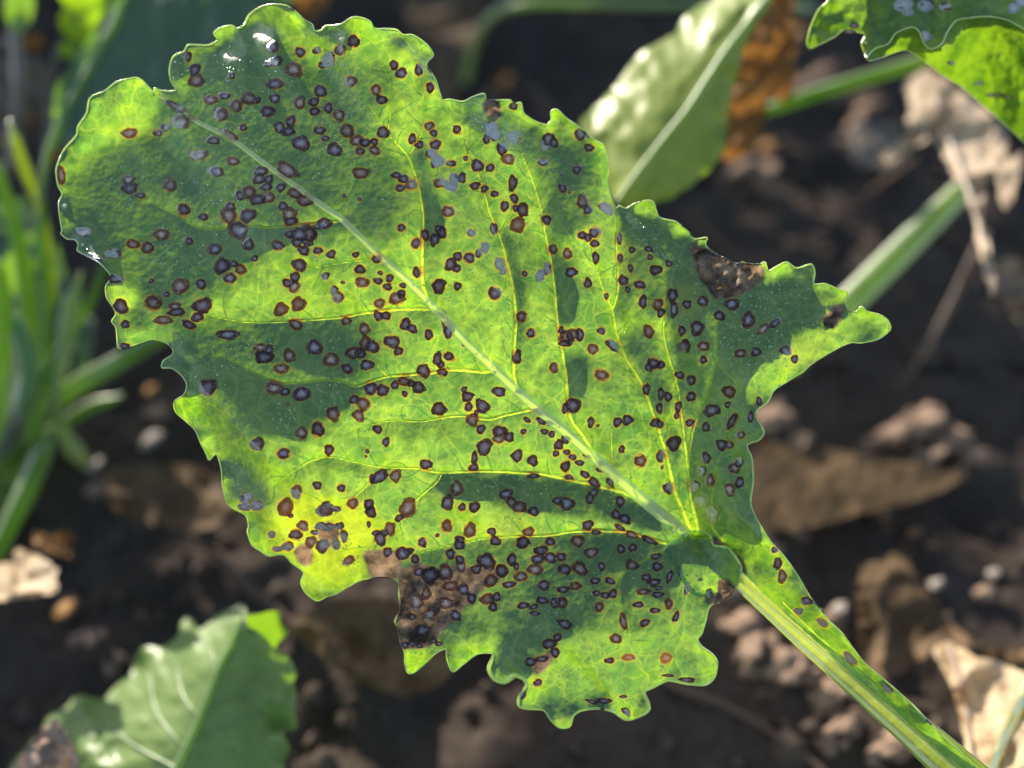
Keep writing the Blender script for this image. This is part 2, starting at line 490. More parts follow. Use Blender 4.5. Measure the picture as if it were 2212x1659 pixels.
VEINS = [  # half width at base, points from the midrib outwards
(4.0,[(740,476),(690,481),(640,486),(590,490),(535,489),(480,494),(430,492),(390,470),(330,438)]),
(2.6,[(830,562),(796,560),(737,567),(690,575),(640,585),(600,610)]),
(4.6,[(957,670),(931,666),(850,668),(784,676),(737,685),(653,691),(575,696),(518,694),(453,680)]),
(4.8,[(1066,800),(1040,802),(971,797),(940,804),(893,808),(837,812),(809,820),(768,833),(737,824),(703,821),(653,826),(600,825),(540,800),(480,770)]),
(2.2,[(837,812),(818,795),(805,775)]),
(4.4,[(1160,882),(1143,885),(1096,895),(1050,905),(1006,898),(968,900),(909,910),(862,907),(815,913),(760,932)]),
(5.0,[(1400,1088),(1349,1064),(1302,1051),(1224,1034),(1168,1023),(1099,1019),(1037,1017),(950,1020),(893,1011),(825,1009),(768,998),(718,987),(681,987)]),
(3.4,[(700,986),(670,995),(643,1011),(612,1033),(590,1055),(586,1075)]),
(3.6,[(952,1020),(944,1038),(909,1070),(870,1108),(831,1151),(800,1175),(773,1195)]),
(3.2,[(830,1009),(800,1039),(775,1064),(743,1092),(700,1096),(659,1108)]),
(4.8,[(1478,1155),(1449,1173),(1406,1164),(1359,1150),(1302,1145),(1240,1148),(1177,1156),(1099,1159),(1037,1164),(1006,1172),(956,1180),(903,1194)]),
(2.6,[(1438,1190),(1400,1207),(1352,1232),(1338,1270),(1345,1325),(1362,1372),(1384,1416)]),
(4.8,[(924,648),(915,622),(911,600),(911,526),(912,463),(903,406),(893,369),(878,334),(843,294),(812,250),(793,219)]),
(2.8,[(885,330),(909,287),(915,250),(912,203),(903,162)]),
(2.4,[(837,281),(843,234),(842,187),(837,162),(818,131)]),
(5.0,[(1115,842),(1109,801),(1110,744),(1113,682),(1106,619),(1093,563),(1078,510),(1056,457),(1050,434),(1031,375),(1006,331),(993,287)]),
(2.4,[(1080,503),(1102,462),(1108,430)]),
(5.2,[(1292,995),(1256,938),(1231,901),(1224,848),(1215,769),(1203,698),(1196,619),(1187,557),(1177,504),(1168,457),(1153,400),(1131,344),(1118,300)]),
(2.2,[(1168,455),(1190,425),(1203,390)]),
(5.2,[(1496,1160),(1487,1133),(1456,1058),(1443,998),(1424,933),(1409,891),(1384,826),(1349,769),(1331,719),(1321,666),(1302,626),(1287,573),(1275,520)]),
(3.6,[(1322,668),(1334,626),(1332,557),(1327,479),(1318,438)]),
(2.6,[(1346,720),(1365,680),(1387,640)]),
(5.4,[(1512,1170),(1506,1139),(1490,1067),(1484,1005),(1474,926),(1471,895),(1459,823),(1440,760),(1432,713),(1440,651),(1440,588)]),
(4.2,[(1486,1030),(1490,958),(1502,911),(1518,870),(1531,838),(1549,769),(1549,698)]),
(3.6,[(1590,1205),(1568,1176),(1537,1133),(1540,1067),(1549,1005),(1568,958),(1609,880)]),
(2.6,[(1690,1300),(1764,1372),(1850,1445),(1940,1528)]),
(2.0,[(1321,998),(1320,895),(1320,854)]),
(1.8,[(1060,790),(1056,740),(1045,690)]),
]

# spots: crop pixels (x, y, half width, half height, angle); each crop has its own offset
def _sp(ox, oy, txt):
    out = []
    for t in txt.replace('\n', ' ').split():
        v = [float(q) for q in t.split(',')]
        x, y, a, b = v[:4]; an = v[4] if len(v) > 4 else 0
        out.append((ox + x / 3.2, oy + y / 3.2, a / 3.2, b / 3.2, an))
    return out

SP = []
SP += _sp(0, 0, """1300,390,30,40 1345,480,35,38 1355,555,48,50 1600,520,25,25 1885,320,45,50 2075,360,42,42 1905,420,45,35 1850,440,28,22
2030,480,58,52 1900,580,58,42 1455,690,55,35 1550,660,40,28 1630,730,50,48 1720,680,60,45 1775,690,30,30 1525,790,55,50 1900,680,38,36
2070,710,42,42 2170,705,35,35 1850,770,48,42 1680,880,28,30 1245,840,68,48 1210,735,100,26,25 1320,810,45,16,30 895,920,58,40 1090,920,35,28
1140,880,32,28 1470,970,55,28 1590,935,75,28,32 1370,1070,72,42 1610,1115,45,32 1490,1185,60,38 1930,880,38,38 2010,840,40,42 1995,910,40,30
2080,990,60,45 1985,1175,70,45,30 885,1240,45,35 895,1300,52,42 970,1350,42,25 1175,1280,52,50 1800,1185,50,32 1790,1235,40,35 1855,1240,32,32
1840,1290,40,30 1940,1295,30,28 1660,1350,42,32 1720,1330,55,45 1780,1380,50,38 1855,1365,50,40 2035,1335,45,35,30 2110,1385,60,38
1270,1450,48,52 1405,1500,35,30 1590,1425,40,30 1580,1490,62,62 1710,1490,55,50 1645,1590,70,70 1955,1425,35,35 2000,1480,45,50 2010,1530,55,35
2130,1590,55,55 1115,1620,58,42 580,1600,55,30 425,1215,30,65""")
SP += _sp(518.4, 0, """615,410,45,45 570,450,35,25 530,350,32,25 690,345,48,42 785,285,42,50 765,565,45,42 555,630,45,45 940,620,40,40 980,690,38,35
1065,450,30,35 1115,505,40,42 1235,485,30,45 1315,605,35,40 510,705,35,35 515,770,40,30 610,745,35,38 685,800,38,42 740,905,50,48
810,970,48,42 865,985,38,32 830,1045,35,35 930,980,32,28 930,1040,45,30,30 550,900,45,32 590,955,28,20 655,1035,52,40 990,915,38,38
1190,960,32,42 1240,1000,30,28 835,1195,52,40 1080,1210,32,25 1130,1235,40,32 1185,1275,45,45 1110,1300,45,28 720,1355,14,14 825,1375,14,14
1310,870,40,35 1340,920,30,28 1500,895,32,35 1350,1000,45,45 1320,1060,42,35 1365,1115,45,42 1460,1130,38,28 1385,1265,45,35 1480,1235,35,40
1465,1285,42,35 1535,1230,28,30 1560,1095,20,20 1640,1145,40,42 1730,1160,32,32 1625,1285,38,28 1690,1305,30,30 1760,1340,32,22 1440,1460,50,42
1115,1575,35,32 1830,1425,32,45 1395,1605,42,45 1280,1625,35,45 1600,1610,32,30 1755,1580,25,45 1890,945,55,45 1740,890,42,60 1705,960,22,45
1760,930,30,40 1810,1030,32,42 1855,1100,42,38 2130,960,35,40 2170,985,32,35 2105,1010,30,35 2095,1120,40,30 1885,1265,32,52 1895,1370,30,35
1905,1440,22,28 1955,1450,45,45 1920,1555,52,52 2120,1520,32,38 580,1545,50,38 1890,735,30,30""")
SP += _sp(1036.9, 0, """570,1300,32,32 670,1170,35,38 755,1020,38,30 710,1395,42,42 745,1450,30,35 690,930,40,45 870,1440,50,35,40 565,1205,12,12 620,1330,12,12
720,930,45,25,30 1330,1460,30,30""")
SP += _sp(0, 432, """780,370,62,35 920,305,52,32 1020,330,52,42 1305,285,32,28 1485,340,55,45 1535,455,52,52 1615,440,30,25 1665,480,38,40 1590,540,50,42
1715,305,48,48 1920,315,50,40,30 1760,405,25,22 1245,595,62,55 1390,580,35,38 1045,560,20,18 1150,650,28,20 1060,710,65,60
1400,730,60,55 1210,735,45,30 1220,775,60,30 1130,830,65,35 1365,810,48,38 1305,860,55,30,30 835,735,50,52 800,545,60,30 1575,930,65,35
1640,920,22,15 1800,1020,55,32 1850,1040,45,45 1825,1085,55,45 2000,1075,45,42 1945,1165,55,40 1435,1295,58,62 1895,1300,62,52 1970,1325,32,30
2085,1340,55,52 1990,1410,14,14 2085,1610,42,45 660,390,70,20,20 2100,350,40,35 860,1010,45,25 865,860,30,25,30""")
SP += _sp(518.4, 432, """470,195,40,40 410,240,50,50 480,235,50,50 470,280,40,40 395,295,38,32 515,240,25,40 345,235,40,32 445,355,32,35
540,350,38,32 630,375,30,32 410,450,50,50 380,535,35,32 330,575,38,32 375,600,45,45 590,525,28,28 710,570,16,14 800,378,25,25 945,405,40,35,30
830,480,42,40 845,570,50,40 970,505,22,20 955,560,35,25 1035,540,30,30 1020,600,38,32 1085,680,55,48 1115,650,30,30 1125,590,30,22
650,620,32,30 675,670,48,42 285,755,48,48 405,720,55,48 965,715,45,35 955,800,35,38 1010,800,35,35 385,860,55,42,30 735,835,40,35
860,890,38,40 1145,860,45,45 1190,890,35,30,30 1305,930,30,42,-20 1430,860,30,55,-30 1440,910,35,45 515,1020,62,52 630,1105,60,48 740,1165,48,35,30
785,1055,55,40 830,1060,40,35 870,990,45,40 915,1015,55,45 875,1140,42,38 1050,980,60,50 1095,1045,38,35 1365,1100,30,40 1390,1140,30,30 1400,1190,40,32
1445,1080,45,32,30 1270,1180,52,50 1545,1005,14,10 905,1305,45,50 985,1315,42,45 1135,1255,50,35 1070,1280,28,25 1180,1265,30,25 1140,1340,25,25
1235,1295,40,45 790,1380,35,35 850,1410,55,50 820,1490,38,38 645,1480,48,48 540,1585,50,60 950,1585,32,28 1375,1445,50,48 1550,1310,25,25
1575,1360,42,35 1580,1430,35,35 1675,1425,45,45 1635,1470,20,25 1605,1520,45,40 1665,1585,32,38 1790,1325,42,35 1795,1600,55,48 1860,1640,30,35
2040,1450,30,25,30 1985,1520,30,20,30 2080,1530,45,25,30 2125,1525,35,22 1960,1600,25,22 2105,1600,30,20 2155,1620,25,22 1115,185,32,32
1215,300,38,45 1280,240,28,42 1345,275,32,35 1370,200,25,30 1405,230,40,42 1600,230,32,32 1755,195,25,45 1220,500,32,45 1505,390,30,35
1585,400,45,42 1455,445,45,48 1500,475,32,30 1650,370,25,30 1695,330,28,45 1375,595,48,50 1505,595,30,25 1760,645,48,52 1795,440,35,45
1820,490,25,30 1945,805,38,42 2010,920,38,38 1915,1085,28,50 2170,1160,35,40 1970,510,25,22 2075,525,32,38 2125,475,25,42 2165,340,32,40""")
SP += _sp(1036.9, 432, """605,370,35,42 630,500,38,38 705,245,38,32 790,225,48,48 795,300,32,32 745,260,25,30 800,400,22,42 745,575,35,35 965,270,20,45
970,400,22,40 1050,345,22,25 1040,470,22,32 990,555,35,38 1215,485,45,32 1105,585,45,32 1125,705,28,42 1230,720,42,45 1250,780,25,30 875,665,18,28
1165,340,28,22 1175,395,22,22 1305,440,22,22 600,950,50,50 640,930,50,45 690,930,32,50 560,900,22,35 590,990,45,28 840,905,32,28 915,1005,30,55,-40
780,1030,42,35 840,1210,60,42,20 1165,910,38,45 1200,1130,50,45 1165,1160,28,28 1250,1140,30,32 1410,1010,45,45 1395,905,30,38 1500,885,50,45
1545,1010,45,38 1545,1105,30,30 1380,1210,30,25 1460,1245,38,35 1460,1360,38,38 1150,1310,25,40 1250,1340,25,45 1300,1360,30,28 1240,1440,28,38
1215,1540,35,30 1245,1550,30,30 1370,1430,25,40 1360,1490,22,30 645,1420,48,52 590,1440,28,42 765,1535,28,35 815,1560,12,12 950,1535,32,35
1020,1520,32,35 1720,1325,45,42 1600,1455,48,45 1560,1570,32,30 1710,1415,20,20 1450,1540,35,32 1740,1530,30,70,30 1920,1490,25,40 1855,830,50,60
1960,890,60,25,-40 2040,850,50,20,-40 1800,1060,50,30 1910,1050,35,30 2115,1040,42,32 2175,1100,25,35 1330,660,30,50 1430,720,30,25 1540,700,40,40
1740,720,45,40 1655,800,35,35 1340,760,30,50 1020,620,18,22 1870,1500,20,40 1930,1390,20,30""")
SP += _sp(518.4, 864.1, """120,305,42,45 300,370,55,42 615,345,35,38 880,355,15,15 1010,290,28,28 870,390,10,10 1285,445,42,40 1620,400,25,45 1615,465,38,28
1690,325,48,55 1785,270,45,40 1865,265,30,32 1915,385,38,42 2025,420,32,38 965,530,65,35,-25 1075,525,38,42 915,540,28,30 535,590,28,28 700,610,32,35
390,635,35,52 315,740,55,60 350,800,22,20 590,755,52,52 670,755,32,20 780,715,42,45 890,720,35,35 905,775,38,38 890,860,14,25 1160,745,50,75,35
1500,610,52,52 1435,710,42,50 1535,740,28,30 1620,740,35,38 1840,650,50,35 1880,710,50,30,30 1930,740,45,40 2030,770,35,35 1430,870,45,48 1590,900,45,58
1365,935,18,18 1740,910,30,30 1995,910,45,30 1955,985,50,42 1260,985,35,40 1520,965,40,30 1515,1000,32,35 1455,1065,38,38 1765,975,40,28 2145,980,40,32
435,870,38,40 385,930,50,45 490,980,42,40 515,915,28,22 560,870,38,28 620,880,32,38 690,870,28,28 720,940,28,50 665,995,30,38 570,1010,45,45
330,1010,45,38 260,1030,40,22 220,930,32,28 40,680,45,45 115,730,45,42 30,740,40,30 940,920,28,25 970,960,40,45 1040,890,35,40 1000,920,30,30 1100,815,30,25,-30
750,1110,50,30,-30 1020,1050,40,38 1125,1060,45,50 1165,1045,40,30 1210,1100,30,30 1235,1190,40,35 1315,1210,55,65 1420,1190,45,50 1530,1150,38,45
1520,1105,35,35 1635,1170,40,40 1700,1115,65,50 1810,1180,50,50 1880,1105,38,45 1910,1150,22,25 1735,1250,48,40 1455,1285,55,35 1545,1310,40,40 1285,1340,32,45
1220,1395,40,55 1425,1405,55,50 1315,1480,60,45,-30 1490,1490,40,40 1260,1590,55,45 1190,1500,22,25 2080,1040,50,35 2060,1100,55,40 2145,1090,45,35
2040,1170,55,42 1940,1220,55,40 1860,1275,55,25 2100,1280,48,38 1710,1375,50,45 1775,1360,35,30 1750,1430,30,28 1960,1420,48,25 2090,1385,45,28
2030,1430,35,15,-20 2040,1475,35,14 2180,1400,35,40 1600,1370,30,35""")
SP += _sp(1036.9, 864.1, """590,460,35,45 615,535,40,22 725,515,35,25,35 790,570,50,25,35 370,525,45,20 545,310,35,40 590,270,28,28 640,395,30,25 690,435,30,22
525,370,25,28 495,230,22,25 735,380,28,22 835,480,32,25 600,360,28,24 600,715,60,45 535,695,30,28 760,680,30,40 785,640,32,30 970,700,30,32 940,790,32,30,30
1000,820,45,30,30 965,880,42,22,30 745,865,38,35 800,915,35,20 1050,930,60,25,20 1170,970,60,22,25 1055,1020,32,30 975,1030,30,30 675,975,42,45
770,1055,48,35 840,1150,25,30 1050,1140,42,35 690,1165,65,45,30 585,1170,55,40 560,1085,45,35 795,1250,38,25 900,1250,40,28,20 660,1285,50,32
575,1310,45,28 805,1335,30,25 865,1350,30,28 920,1340,32,35 825,1430,32,45,30 1215,1080,32,22 1225,1150,35,35 1150,1225,35,28 1205,1260,40,25
1235,1300,30,16 1130,1325,55,25 1230,1345,35,22 1095,1415,42,25 1210,1455,38,22 1305,1410,35,42 1310,1220,20,50,15 990,1530,28,60,-10 1140,1540,45,28,-20
585,1550,45,30,30 560,1400,45,40 980,340,25,32 1110,420,45,52 1340,300,48,50 1245,390,32,45 1260,465,12,15 1300,610,35,38 1485,595,32,42
1525,700,38,40 1590,555,35,50 1530,490,30,38 1560,400,32,42 1600,790,50,60 1670,310,38,40 1720,310,38,30 1800,240,35,30 1760,470,40,38 1790,430,25,35
1725,620,38,42 1795,570,32,35 1430,1300,22,50,10 1385,1185,12,35 1500,1210,12,30 1580,1330,22,40 1355,1500,22,50,20 900,570,20,40,-20""")
SP += _sp(1036.9, 1140.6, """940,765,45,32,20 1025,895,52,28 1285,900,42,45 895,915,42,25 535,755,32,32 480,800,48,35 520,860,30,40 430,905,55,30 350,925,45,30
400,1070,35,32 860,1195,50,22 775,1200,45,18,15 990,1165,30,12 1010,1270,35,20,30 1430,1050,60,18 1300,1020,50,14 295,1150,22,40""")
SP += _sp(1520.7, 864.1, """510,1130,30,35 540,1220,30,50 710,1390,40,35 655,1460,28,28 820,1540,50,28,40 490,1035,25,25""")
SP += _sp(1520.7, 1140.6, """1010,900,65,30,42 1270,1110,40,22,35""")
SP += _sp(518.4, 1140.6, """1140,810,35,30 1190,800,30,22 1240,815,25,18 1340,780,30,20 1375,800,30,14""")
_u = []
for s in SP:                                     # the crops overlap: keep one of each pair
    if all((s[0] - q[0]) ** 2 + (s[1] - q[1]) ** 2 > 49 for q in _u): _u.append(s)
SP = [s for s in _u if inside(np.array([s[0]]), np.array([s[1]]), np.array(OUT, float))[0]]

# where the blade turns its back to the sun (1), lies along the rays (0) or faces them (-1)
LIT = [
(0.05,[(334,197),(378,197),(378,150),(398,115),(470,92),(530,60),(560,40),(600,60),(640,110),(680,160),(740,120),(790,125),(830,140),(850,170),(848,260),(800,255),(770,230),(790,290),(840,320),(865,370),(885,430),(865,480),(850,545),(800,535),(740,478),(700,520),(640,520),(600,535),(540,560),(500,600),(470,640),(440,660),(430,688),(300,690),(262,655),(235,590),(190,545),(140,512),(148,440),(165,400),(190,360),(215,320),(280,297),(335,296),(375,262),(350,235)]),
(0.05,[(270,705),(420,700),(620,694),(790,690),(812,712),(800,760),(820,790),(840,812),(800,835),(765,850),(735,900),(706,911),(700,942),(643,958),(560,948),(487,948),(459,901),(444,864),(430,840),(395,800),(375,765),(352,722),(310,694)]),
(0.12,[(590,960),(650,962),(650,1008),(600,1000)]),
(0.1,[(682,992),(768,1000),(815,1012),(790,1030),(740,1022),(690,1004)]),
(0.1,[(470,985),(500,987),(560,1010),(590,1050),(588,1085),(600,1120),(600,1160),(560,1180),(540,1150),(520,1105),(490,1088)]),
(0.08,[(930,1045),(955,1024),(1037,1020),(1130,1024),(1224,1036),(1309,1054),(1385,1085),(1443,1135),(1470,1155),(1412,1161),(1349,1139),(1256,1128),(1193,1120),(1146,1108),(1099,1112),(1037,1080),(980,1080),(945,1064)]),
(0.26,[(900,1196),(960,1182),(1037,1167),(1162,1157),(1300,1148),(1420,1168),(1465,1200),(1468,1270),(1450,1330),(1400,1370),(1330,1380),(1290,1366),(1256,1368),(1210,1384),(1180,1420),(1150,1480),(1130,1460),(1060,1440),(1076,1405),(1045,1370),(1000,1390),(960,1400),(880,1400),(865,1300),(850,1210)]),
(0.62,[(1210,1384),(1256,1368),(1290,1366),(1330,1380),(1400,1372),(1450,1330),(1470,1270),(1468,1200),(1440,1185),(1487,1148),(1540,1170),(1620,1240),(1570,1300),(1520,1400),(1560,1440),(1530,1490),(1400,1500),(1410,1540),(1340,1570),(1200,1580),(1110,1530),(1140,1480),(1180,1420)]),
(0.05,[(1337,455),(1424,471),(1499,518),(1600,571),(1700,590),(1830,640),(1830,680),(1790,718),(1745,718),(1700,748),(1650,775),(1622,800),(1612,850),(1630,885),(1640,930),(1612,962),(1625,1040),(1620,1095),(1645,1140),(1600,1140),(1570,1132),(1552,1165),(1520,1150),(1504,1090),(1495,1000),(1508,905),(1480,905),(1470,850),(1448,750),(1445,690),(1400,695),(1385,640),(1345,640),(1342,560)]),
(0.9,[(1630,890),(1615,855),(1616,828),(1632,800),(1662,777),(1707,749),(1740,736),(1750,722),(1790,722),(1815,734),(1850,745),(1780,775),(1700,830)]),
(0.75,[(1590,1140),(1645,1142),(1700,1215),(1760,1310),(1860,1430),(2080,1640),(2000,1600),(1850,1450),(1700,1310),(1600,1190)]),
(0.08,[(1081,503),(1103,507),(1118,563),(1140,588),(1143,651),(1131,745),(1115,751),(1114,682),(1106,607)]),
(0.06,[(1187,535),(1212,541),(1237,573),(1256,620),(1240,682),(1224,713),(1206,698),(1198,610)]),
(0.06,[(1217,770),(1256,763),(1287,776),(1274,807),(1256,854),(1232,875),(1226,840)]),
(0.08,[(1346,723),(1390,698),(1418,704),(1428,745),(1453,816),(1468,890),(1440,895),(1412,888),(1386,824),(1352,769)]),
(0.1,[(1337,607),(1384,630),(1345,712),(1325,668)]),
(0.05,[(1000,235),(1050,255),(1080,240),(1110,250),(1190,272),(1240,272),(1300,322),(1305,380),(1308,430),(1290,470),(1270,500),(1240,515),(1200,520),(1190,500),(1180,450),(1165,400),(1140,350),(1110,330),(1060,310),(1000,270)]),
(0.08,[(888,334),(912,290),(931,312),(921,369),(945,406),(960,450),(956,494),(925,541),(918,588),(912,590),(914,500),(912,430),(900,375)]),
(0.1,[(1036,380),(1060,400),(1075,450),(1062,457)]),
(0.12,[(1440,900),(1470,905),(1484,1000),(1490,1060),(1470,1060),(1448,1000)]),
(0.9,[(281,172),(330,200),(345,235),(330,290),(215,315),(185,330),(160,395),(126,400),(130,340),(190,230),(230,190)]),
(0.85,[(600,12),(650,40),(690,100),(700,140),(690,158),(660,120),(620,70),(590,40)]),
(0.8,[(735,55),(800,45),(815,90),(800,120),(770,90)]),
(0.8,[(870,120),(935,105),(960,220),(940,310),(900,320),(915,250),(850,250),(845,170)]),
(0.9,[(240,600),(300,620),(305,650),(275,690),(245,670),(230,630)]),
(0.9,[(260,735),(290,705),(325,705),(340,730),(290,748)]),
(0.95,[(380,880),(400,845),(415,830),(440,870),(455,905),(480,950),(470,985),(450,990),(405,912)]),
(1.0,[(560,1120),(650,1060),(780,1080),(830,1140),(760,1240),(680,1290),(650,1260),(620,1180)]),
(0.9,[(700,1280),(760,1225),(850,1215),(858,1250),(760,1262)]),
(0.9,[(880,1410),(935,1405),(900,1450),(880,1450)]),
(0.8,[(985,1430),(1005,1395),(1060,1385),(1070,1412),(1000,1434)]),
(0.9,[(1362,1472),(1380,1448),(1420,1455),(1440,1470),(1390,1490)]),
(0.9,[(1242,1540),(1262,1518),(1290,1528)]),
(0.9,[(1500,1340),(1520,1310),(1530,1315),(1515,1375)]),
]
LIT += [(-1.0, p) for p in (
[(530,60),(560,42),(598,60),(600,90),(575,100),(545,85)],[(455,100),(500,92),(540,110),(530,135),(480,130)],[(712,62),(745,60),(762,85),(740,98),(715,90)],[(835,66),(885,78),(880,110),(850,105)],
[(132,425),(150,430),(150,455),(132,460)],[(140,505),(165,505),(215,545),(205,560),(170,530)],[(380,760),(405,785),(440,800),(430,815),(398,800)],[(1190,240),(1215,250),(1235,275),(1205,275)],[(1340,446),(1362,455),(1400,490),(1385,495),(1350,470)])]
NECRO = [[(862,1228),(903,1214),(934,1232),(962,1240),(981,1215),(1018,1228),(1065,1222),(1081,1248),(1050,1270),(1024,1296),(996,1318),(986,1345),(956,1364),(930,1395),(905,1402),(868,1402),(855,1340),(866,1300)],
[(1537,1258),(1552,1248),(1581,1257),(1590,1280),(1565,1300),(1537,1310),(1524,1290)],
[(690,1140),(710,1125),(735,1145),(735,1160),(712,1185),(690,1168)],
[(1486,520),(1545,548),(1600,566),(1650,572),(1655,600),(1600,640),(1545,650),(1510,600)],
[(1770,690),(1790,668),(1824,660),(1810,710),(1785,715)],
[(625,1190),(665,1170),(680,1200),(660,1235)],
[(780,1190),(870,1190),(870,1250),(800,1250)],
[(1040,225),(1060,205),(1085,235),(1080,262),(1052,250)],
[(643,30),(672,45),(676,58),(655,50)],[(398,113),(410,100),(420,120),(405,128)],
[(1150,1465),(1190,1440),(1210,1400),(1190,1400),(1150,1440)]]
YELLOW = [[(560,1100),(650,1050),(780,1090),(840,1150),(760,1240),(680,1280),(620,1180)],[(1335,520),(1372,520),(1375,600),(1345,620)],[(1460,610),(1500,600),(1510,670),(1470,700),(1440,690)],
[(240,610),(280,640),(270,690),(240,660)],[(260,270),(340,260),(335,300),(270,300)],[(1040,1120),(1140,1125),(1150,1160),(1040,1160)],[(1700,750),(1800,725),(1780,770),(1720,800)]]

LOBE = 30.0
# ------------------------------------------------------------------ shape of the blade: slope map integrated along the sun's track
G = 4.0
GX0, GY0 = -180.0, -180.0
NX, NY = 652, 520
gx = GX0 + np.arange(NX) * G; gy = GY0 + np.arange(NY) * G
MX, MY = np.meshgrid(gx, gy)
outl = catmull(OUT, 5, True)
outl = outl + np.stack([fbm(outl[:, 0] / 13, outl[:, 1] / 13, 81, 2), fbm(outl[:, 0] / 13, outl[:, 1] / 13, 82, 2)], 1) * 2.2
for _p in [(1460,1660,480,660,7.0),(1470,1600,1240,1320,5.0)]:
    _m = (outl[:, 0] > _p[0]) & (outl[:, 0] < _p[1]) & (outl[:, 1] > _p[2]) & (outl[:, 1] < _p[3])
    outl[_m] += np.stack([vn(outl[_m, 0] / 8, outl[_m, 1] / 8, 83), vn(outl[_m, 0] / 8, outl[_m, 1] / 8, 84)], 1) * _p[4]
b = np.full(MX.shape, 0.62)
# core of the blade, a little brighter between the veins
for val, pg in LIT[:2]:                              # the two wide shaded slopes roll over softly
    b[inside(MX, MY, np.array(pg, float))] = val
b = blur(b, 6.0)
wgt = np.zeros(MX.shape); bv_ = b.copy()
for val, pg in LIT[2:]:
    m = inside(MX, MY, np.array(pg, float)); bv_[m] = val; wgt[m] = 1
b = blur(bv_, 3.0) * blur(wgt, 2.0) + b * (1 - blur(wgt, 2.0))
t_dir = np.array([-s_cam[0], s_cam[1]]); t_dir /= np.linalg.norm(t_dir)   # map y runs downwards
for w, pts in VEINS:                                 # the skin dips into every vein: bright before it, dark behind it
    L = catmull(pts, 6); q_ = 80
    m = (MX > L[:, 0].min() - q_) & (MX < L[:, 0].max() + q_) & (MY > L[:, 1].min() - q_) & (MY < L[:, 1].max() + q_)
    d_, n_, t_ = segdist(MX[m], MY[m], L)
    off = np.stack([MX[m], MY[m]], -1) - n_
    al = (off @ t_dir) / (d_ + 1e-6)
    amp = w / 5.0 * (1 - .5 * t_) * np.sqrt(np.abs(al))
    b[m] += -np.sign(al) * np.clip(np.abs(al) * 3, 0, 1) * amp * 0.44 * np.exp(-d_ / (12 + 3.2 * w)) * (d_ > 1.5)
dedge, _, iedge = segdist(MX[::2, ::2], MY[::2, ::2], outl[::2], True)
dedge = np.repeat(np.repeat(dedge, 2, 0), 2, 1)[:NY, :NX]
rim = np.exp(-dedge / 34.0)
wob = fbm(MX / 48, MY / 48, 3, 3)
b += 0.13 * fbm(MX / 95, MY / 95, 11, 3) + 0.27 * fbm(MX / 26, MY / 26, 23, 2) * np.clip(b * 1.6, .25, 1) + rim * 1.25 * wob
b[~inside(MX, MY, outl)] *= 0.5
ALPHA = math.asin(-s_cam[2])
INS = inside(MX, MY, outl)
soft = blur(INS.astype(float), 3)
want = math.tan(ALPHA) + 0.03 - 0.92 * b
s0 = want[INS].mean()
FX = np.fft.fftfreq(NX, G) * 2 * math.pi; FY = np.fft.fftfreq(NY, G) * 2 * math.pi
WX, WY = np.meshgrid(FX, FY)
wt = WX * t_dir[0] + WY * t_dir[1]; ws = -WX * t_dir[1] + WY * t_dir[0]
KER = -1j * wt / (wt ** 2 + 0.07 * ws ** 2 + (1 / 1200.0) ** 2)
g_ = (want - s0) * soft
for _ in range(5):
    Z = np.real(np.fft.ifft2(KER * np.fft.fft2(g_)))
    ach = np.gradient(Z, G, axis=1) * t_dir[0] + np.gradient(Z, G, axis=0) * t_dir[1]
    g_ = g_ + 0.7 * (want - s0 - ach) * soft
Z = Z + s0 * ((MX - 1000) * t_dir[0] + (MY - 800) * t_dir[1])
# dead tissue is crinkled
for pg in (NECRO[3], NECRO[4], NECRO[1], NECRO[7]):
    m = blur(inside(MX, MY, np.array(pg, float)).astype(float), 3)
    Z += m * 16 * fbm(MX / 16, MY / 16, 31, 2)
# the front lobe curls up out of the bowl, nearer than the stalk
along = MX * t_dir[0] + MY * t_dir[1]
sm = lambda v: np.clip(v, 0, 1) ** 2 * (3 - 2 * np.clip(v, 0, 1))
front = ~inside(MX, MY, np.array([(1380,1060),(1450,1128),(1500,1163),(1541,1161),(1578,1187),(1602,1210),(1606,1256),(1650,1310),(2200,1800),(2300,1700),(1700,900)], float))
mN = blur(inside(MX, MY, np.array(NECRO[0], float)).astype(float), 3)
Z += mN * 7 * fbm(MX / 26, MY / 26, 37, 3)
Z += LOBE * sm((along - 1650) / 220) * sm((MX - 930) / 200) * front
Z -= Z[inside(MX, MY, outl)].mean()
Z = np.clip(Z, -190, 190)
HAL = np.zeros(MX.shape); VEI = np.zeros(MX.shape)


def samp(A, x, y):
    fx = np.clip((np.asarray(x, float) - GX0) / G, 0, NX - 1.001); fy = np.clip((np.asarray(y, float) - GY0) / G, 0, NY - 1.001)
    i = fx.astype(int); j = fy.astype(int); fx = fx - i; fy = fy - j
    return (A[j, i] * (1 - fx) + A[j, i + 1] * fx) * (1 - fy) + (A[j + 1, i] * (1 - fx) + A[j + 1, i + 1] * fx) * fy


def PL(x, y, off=0.0):
    """point of the blade surface, off map units towards the viewer"""
    return P(x, y, D0 - (samp(Z, x, y) + off) * MPP)


crown_base = PL(2200, 1760, -60)
crown_base = np.array([crown_base[0] + 0.05, crown_base[1] - 0.02, 0.0])
leaf = thing('beet_leaf', 'large bright green beet leaf covered in dark purple spots', 'leaf', crown_base)

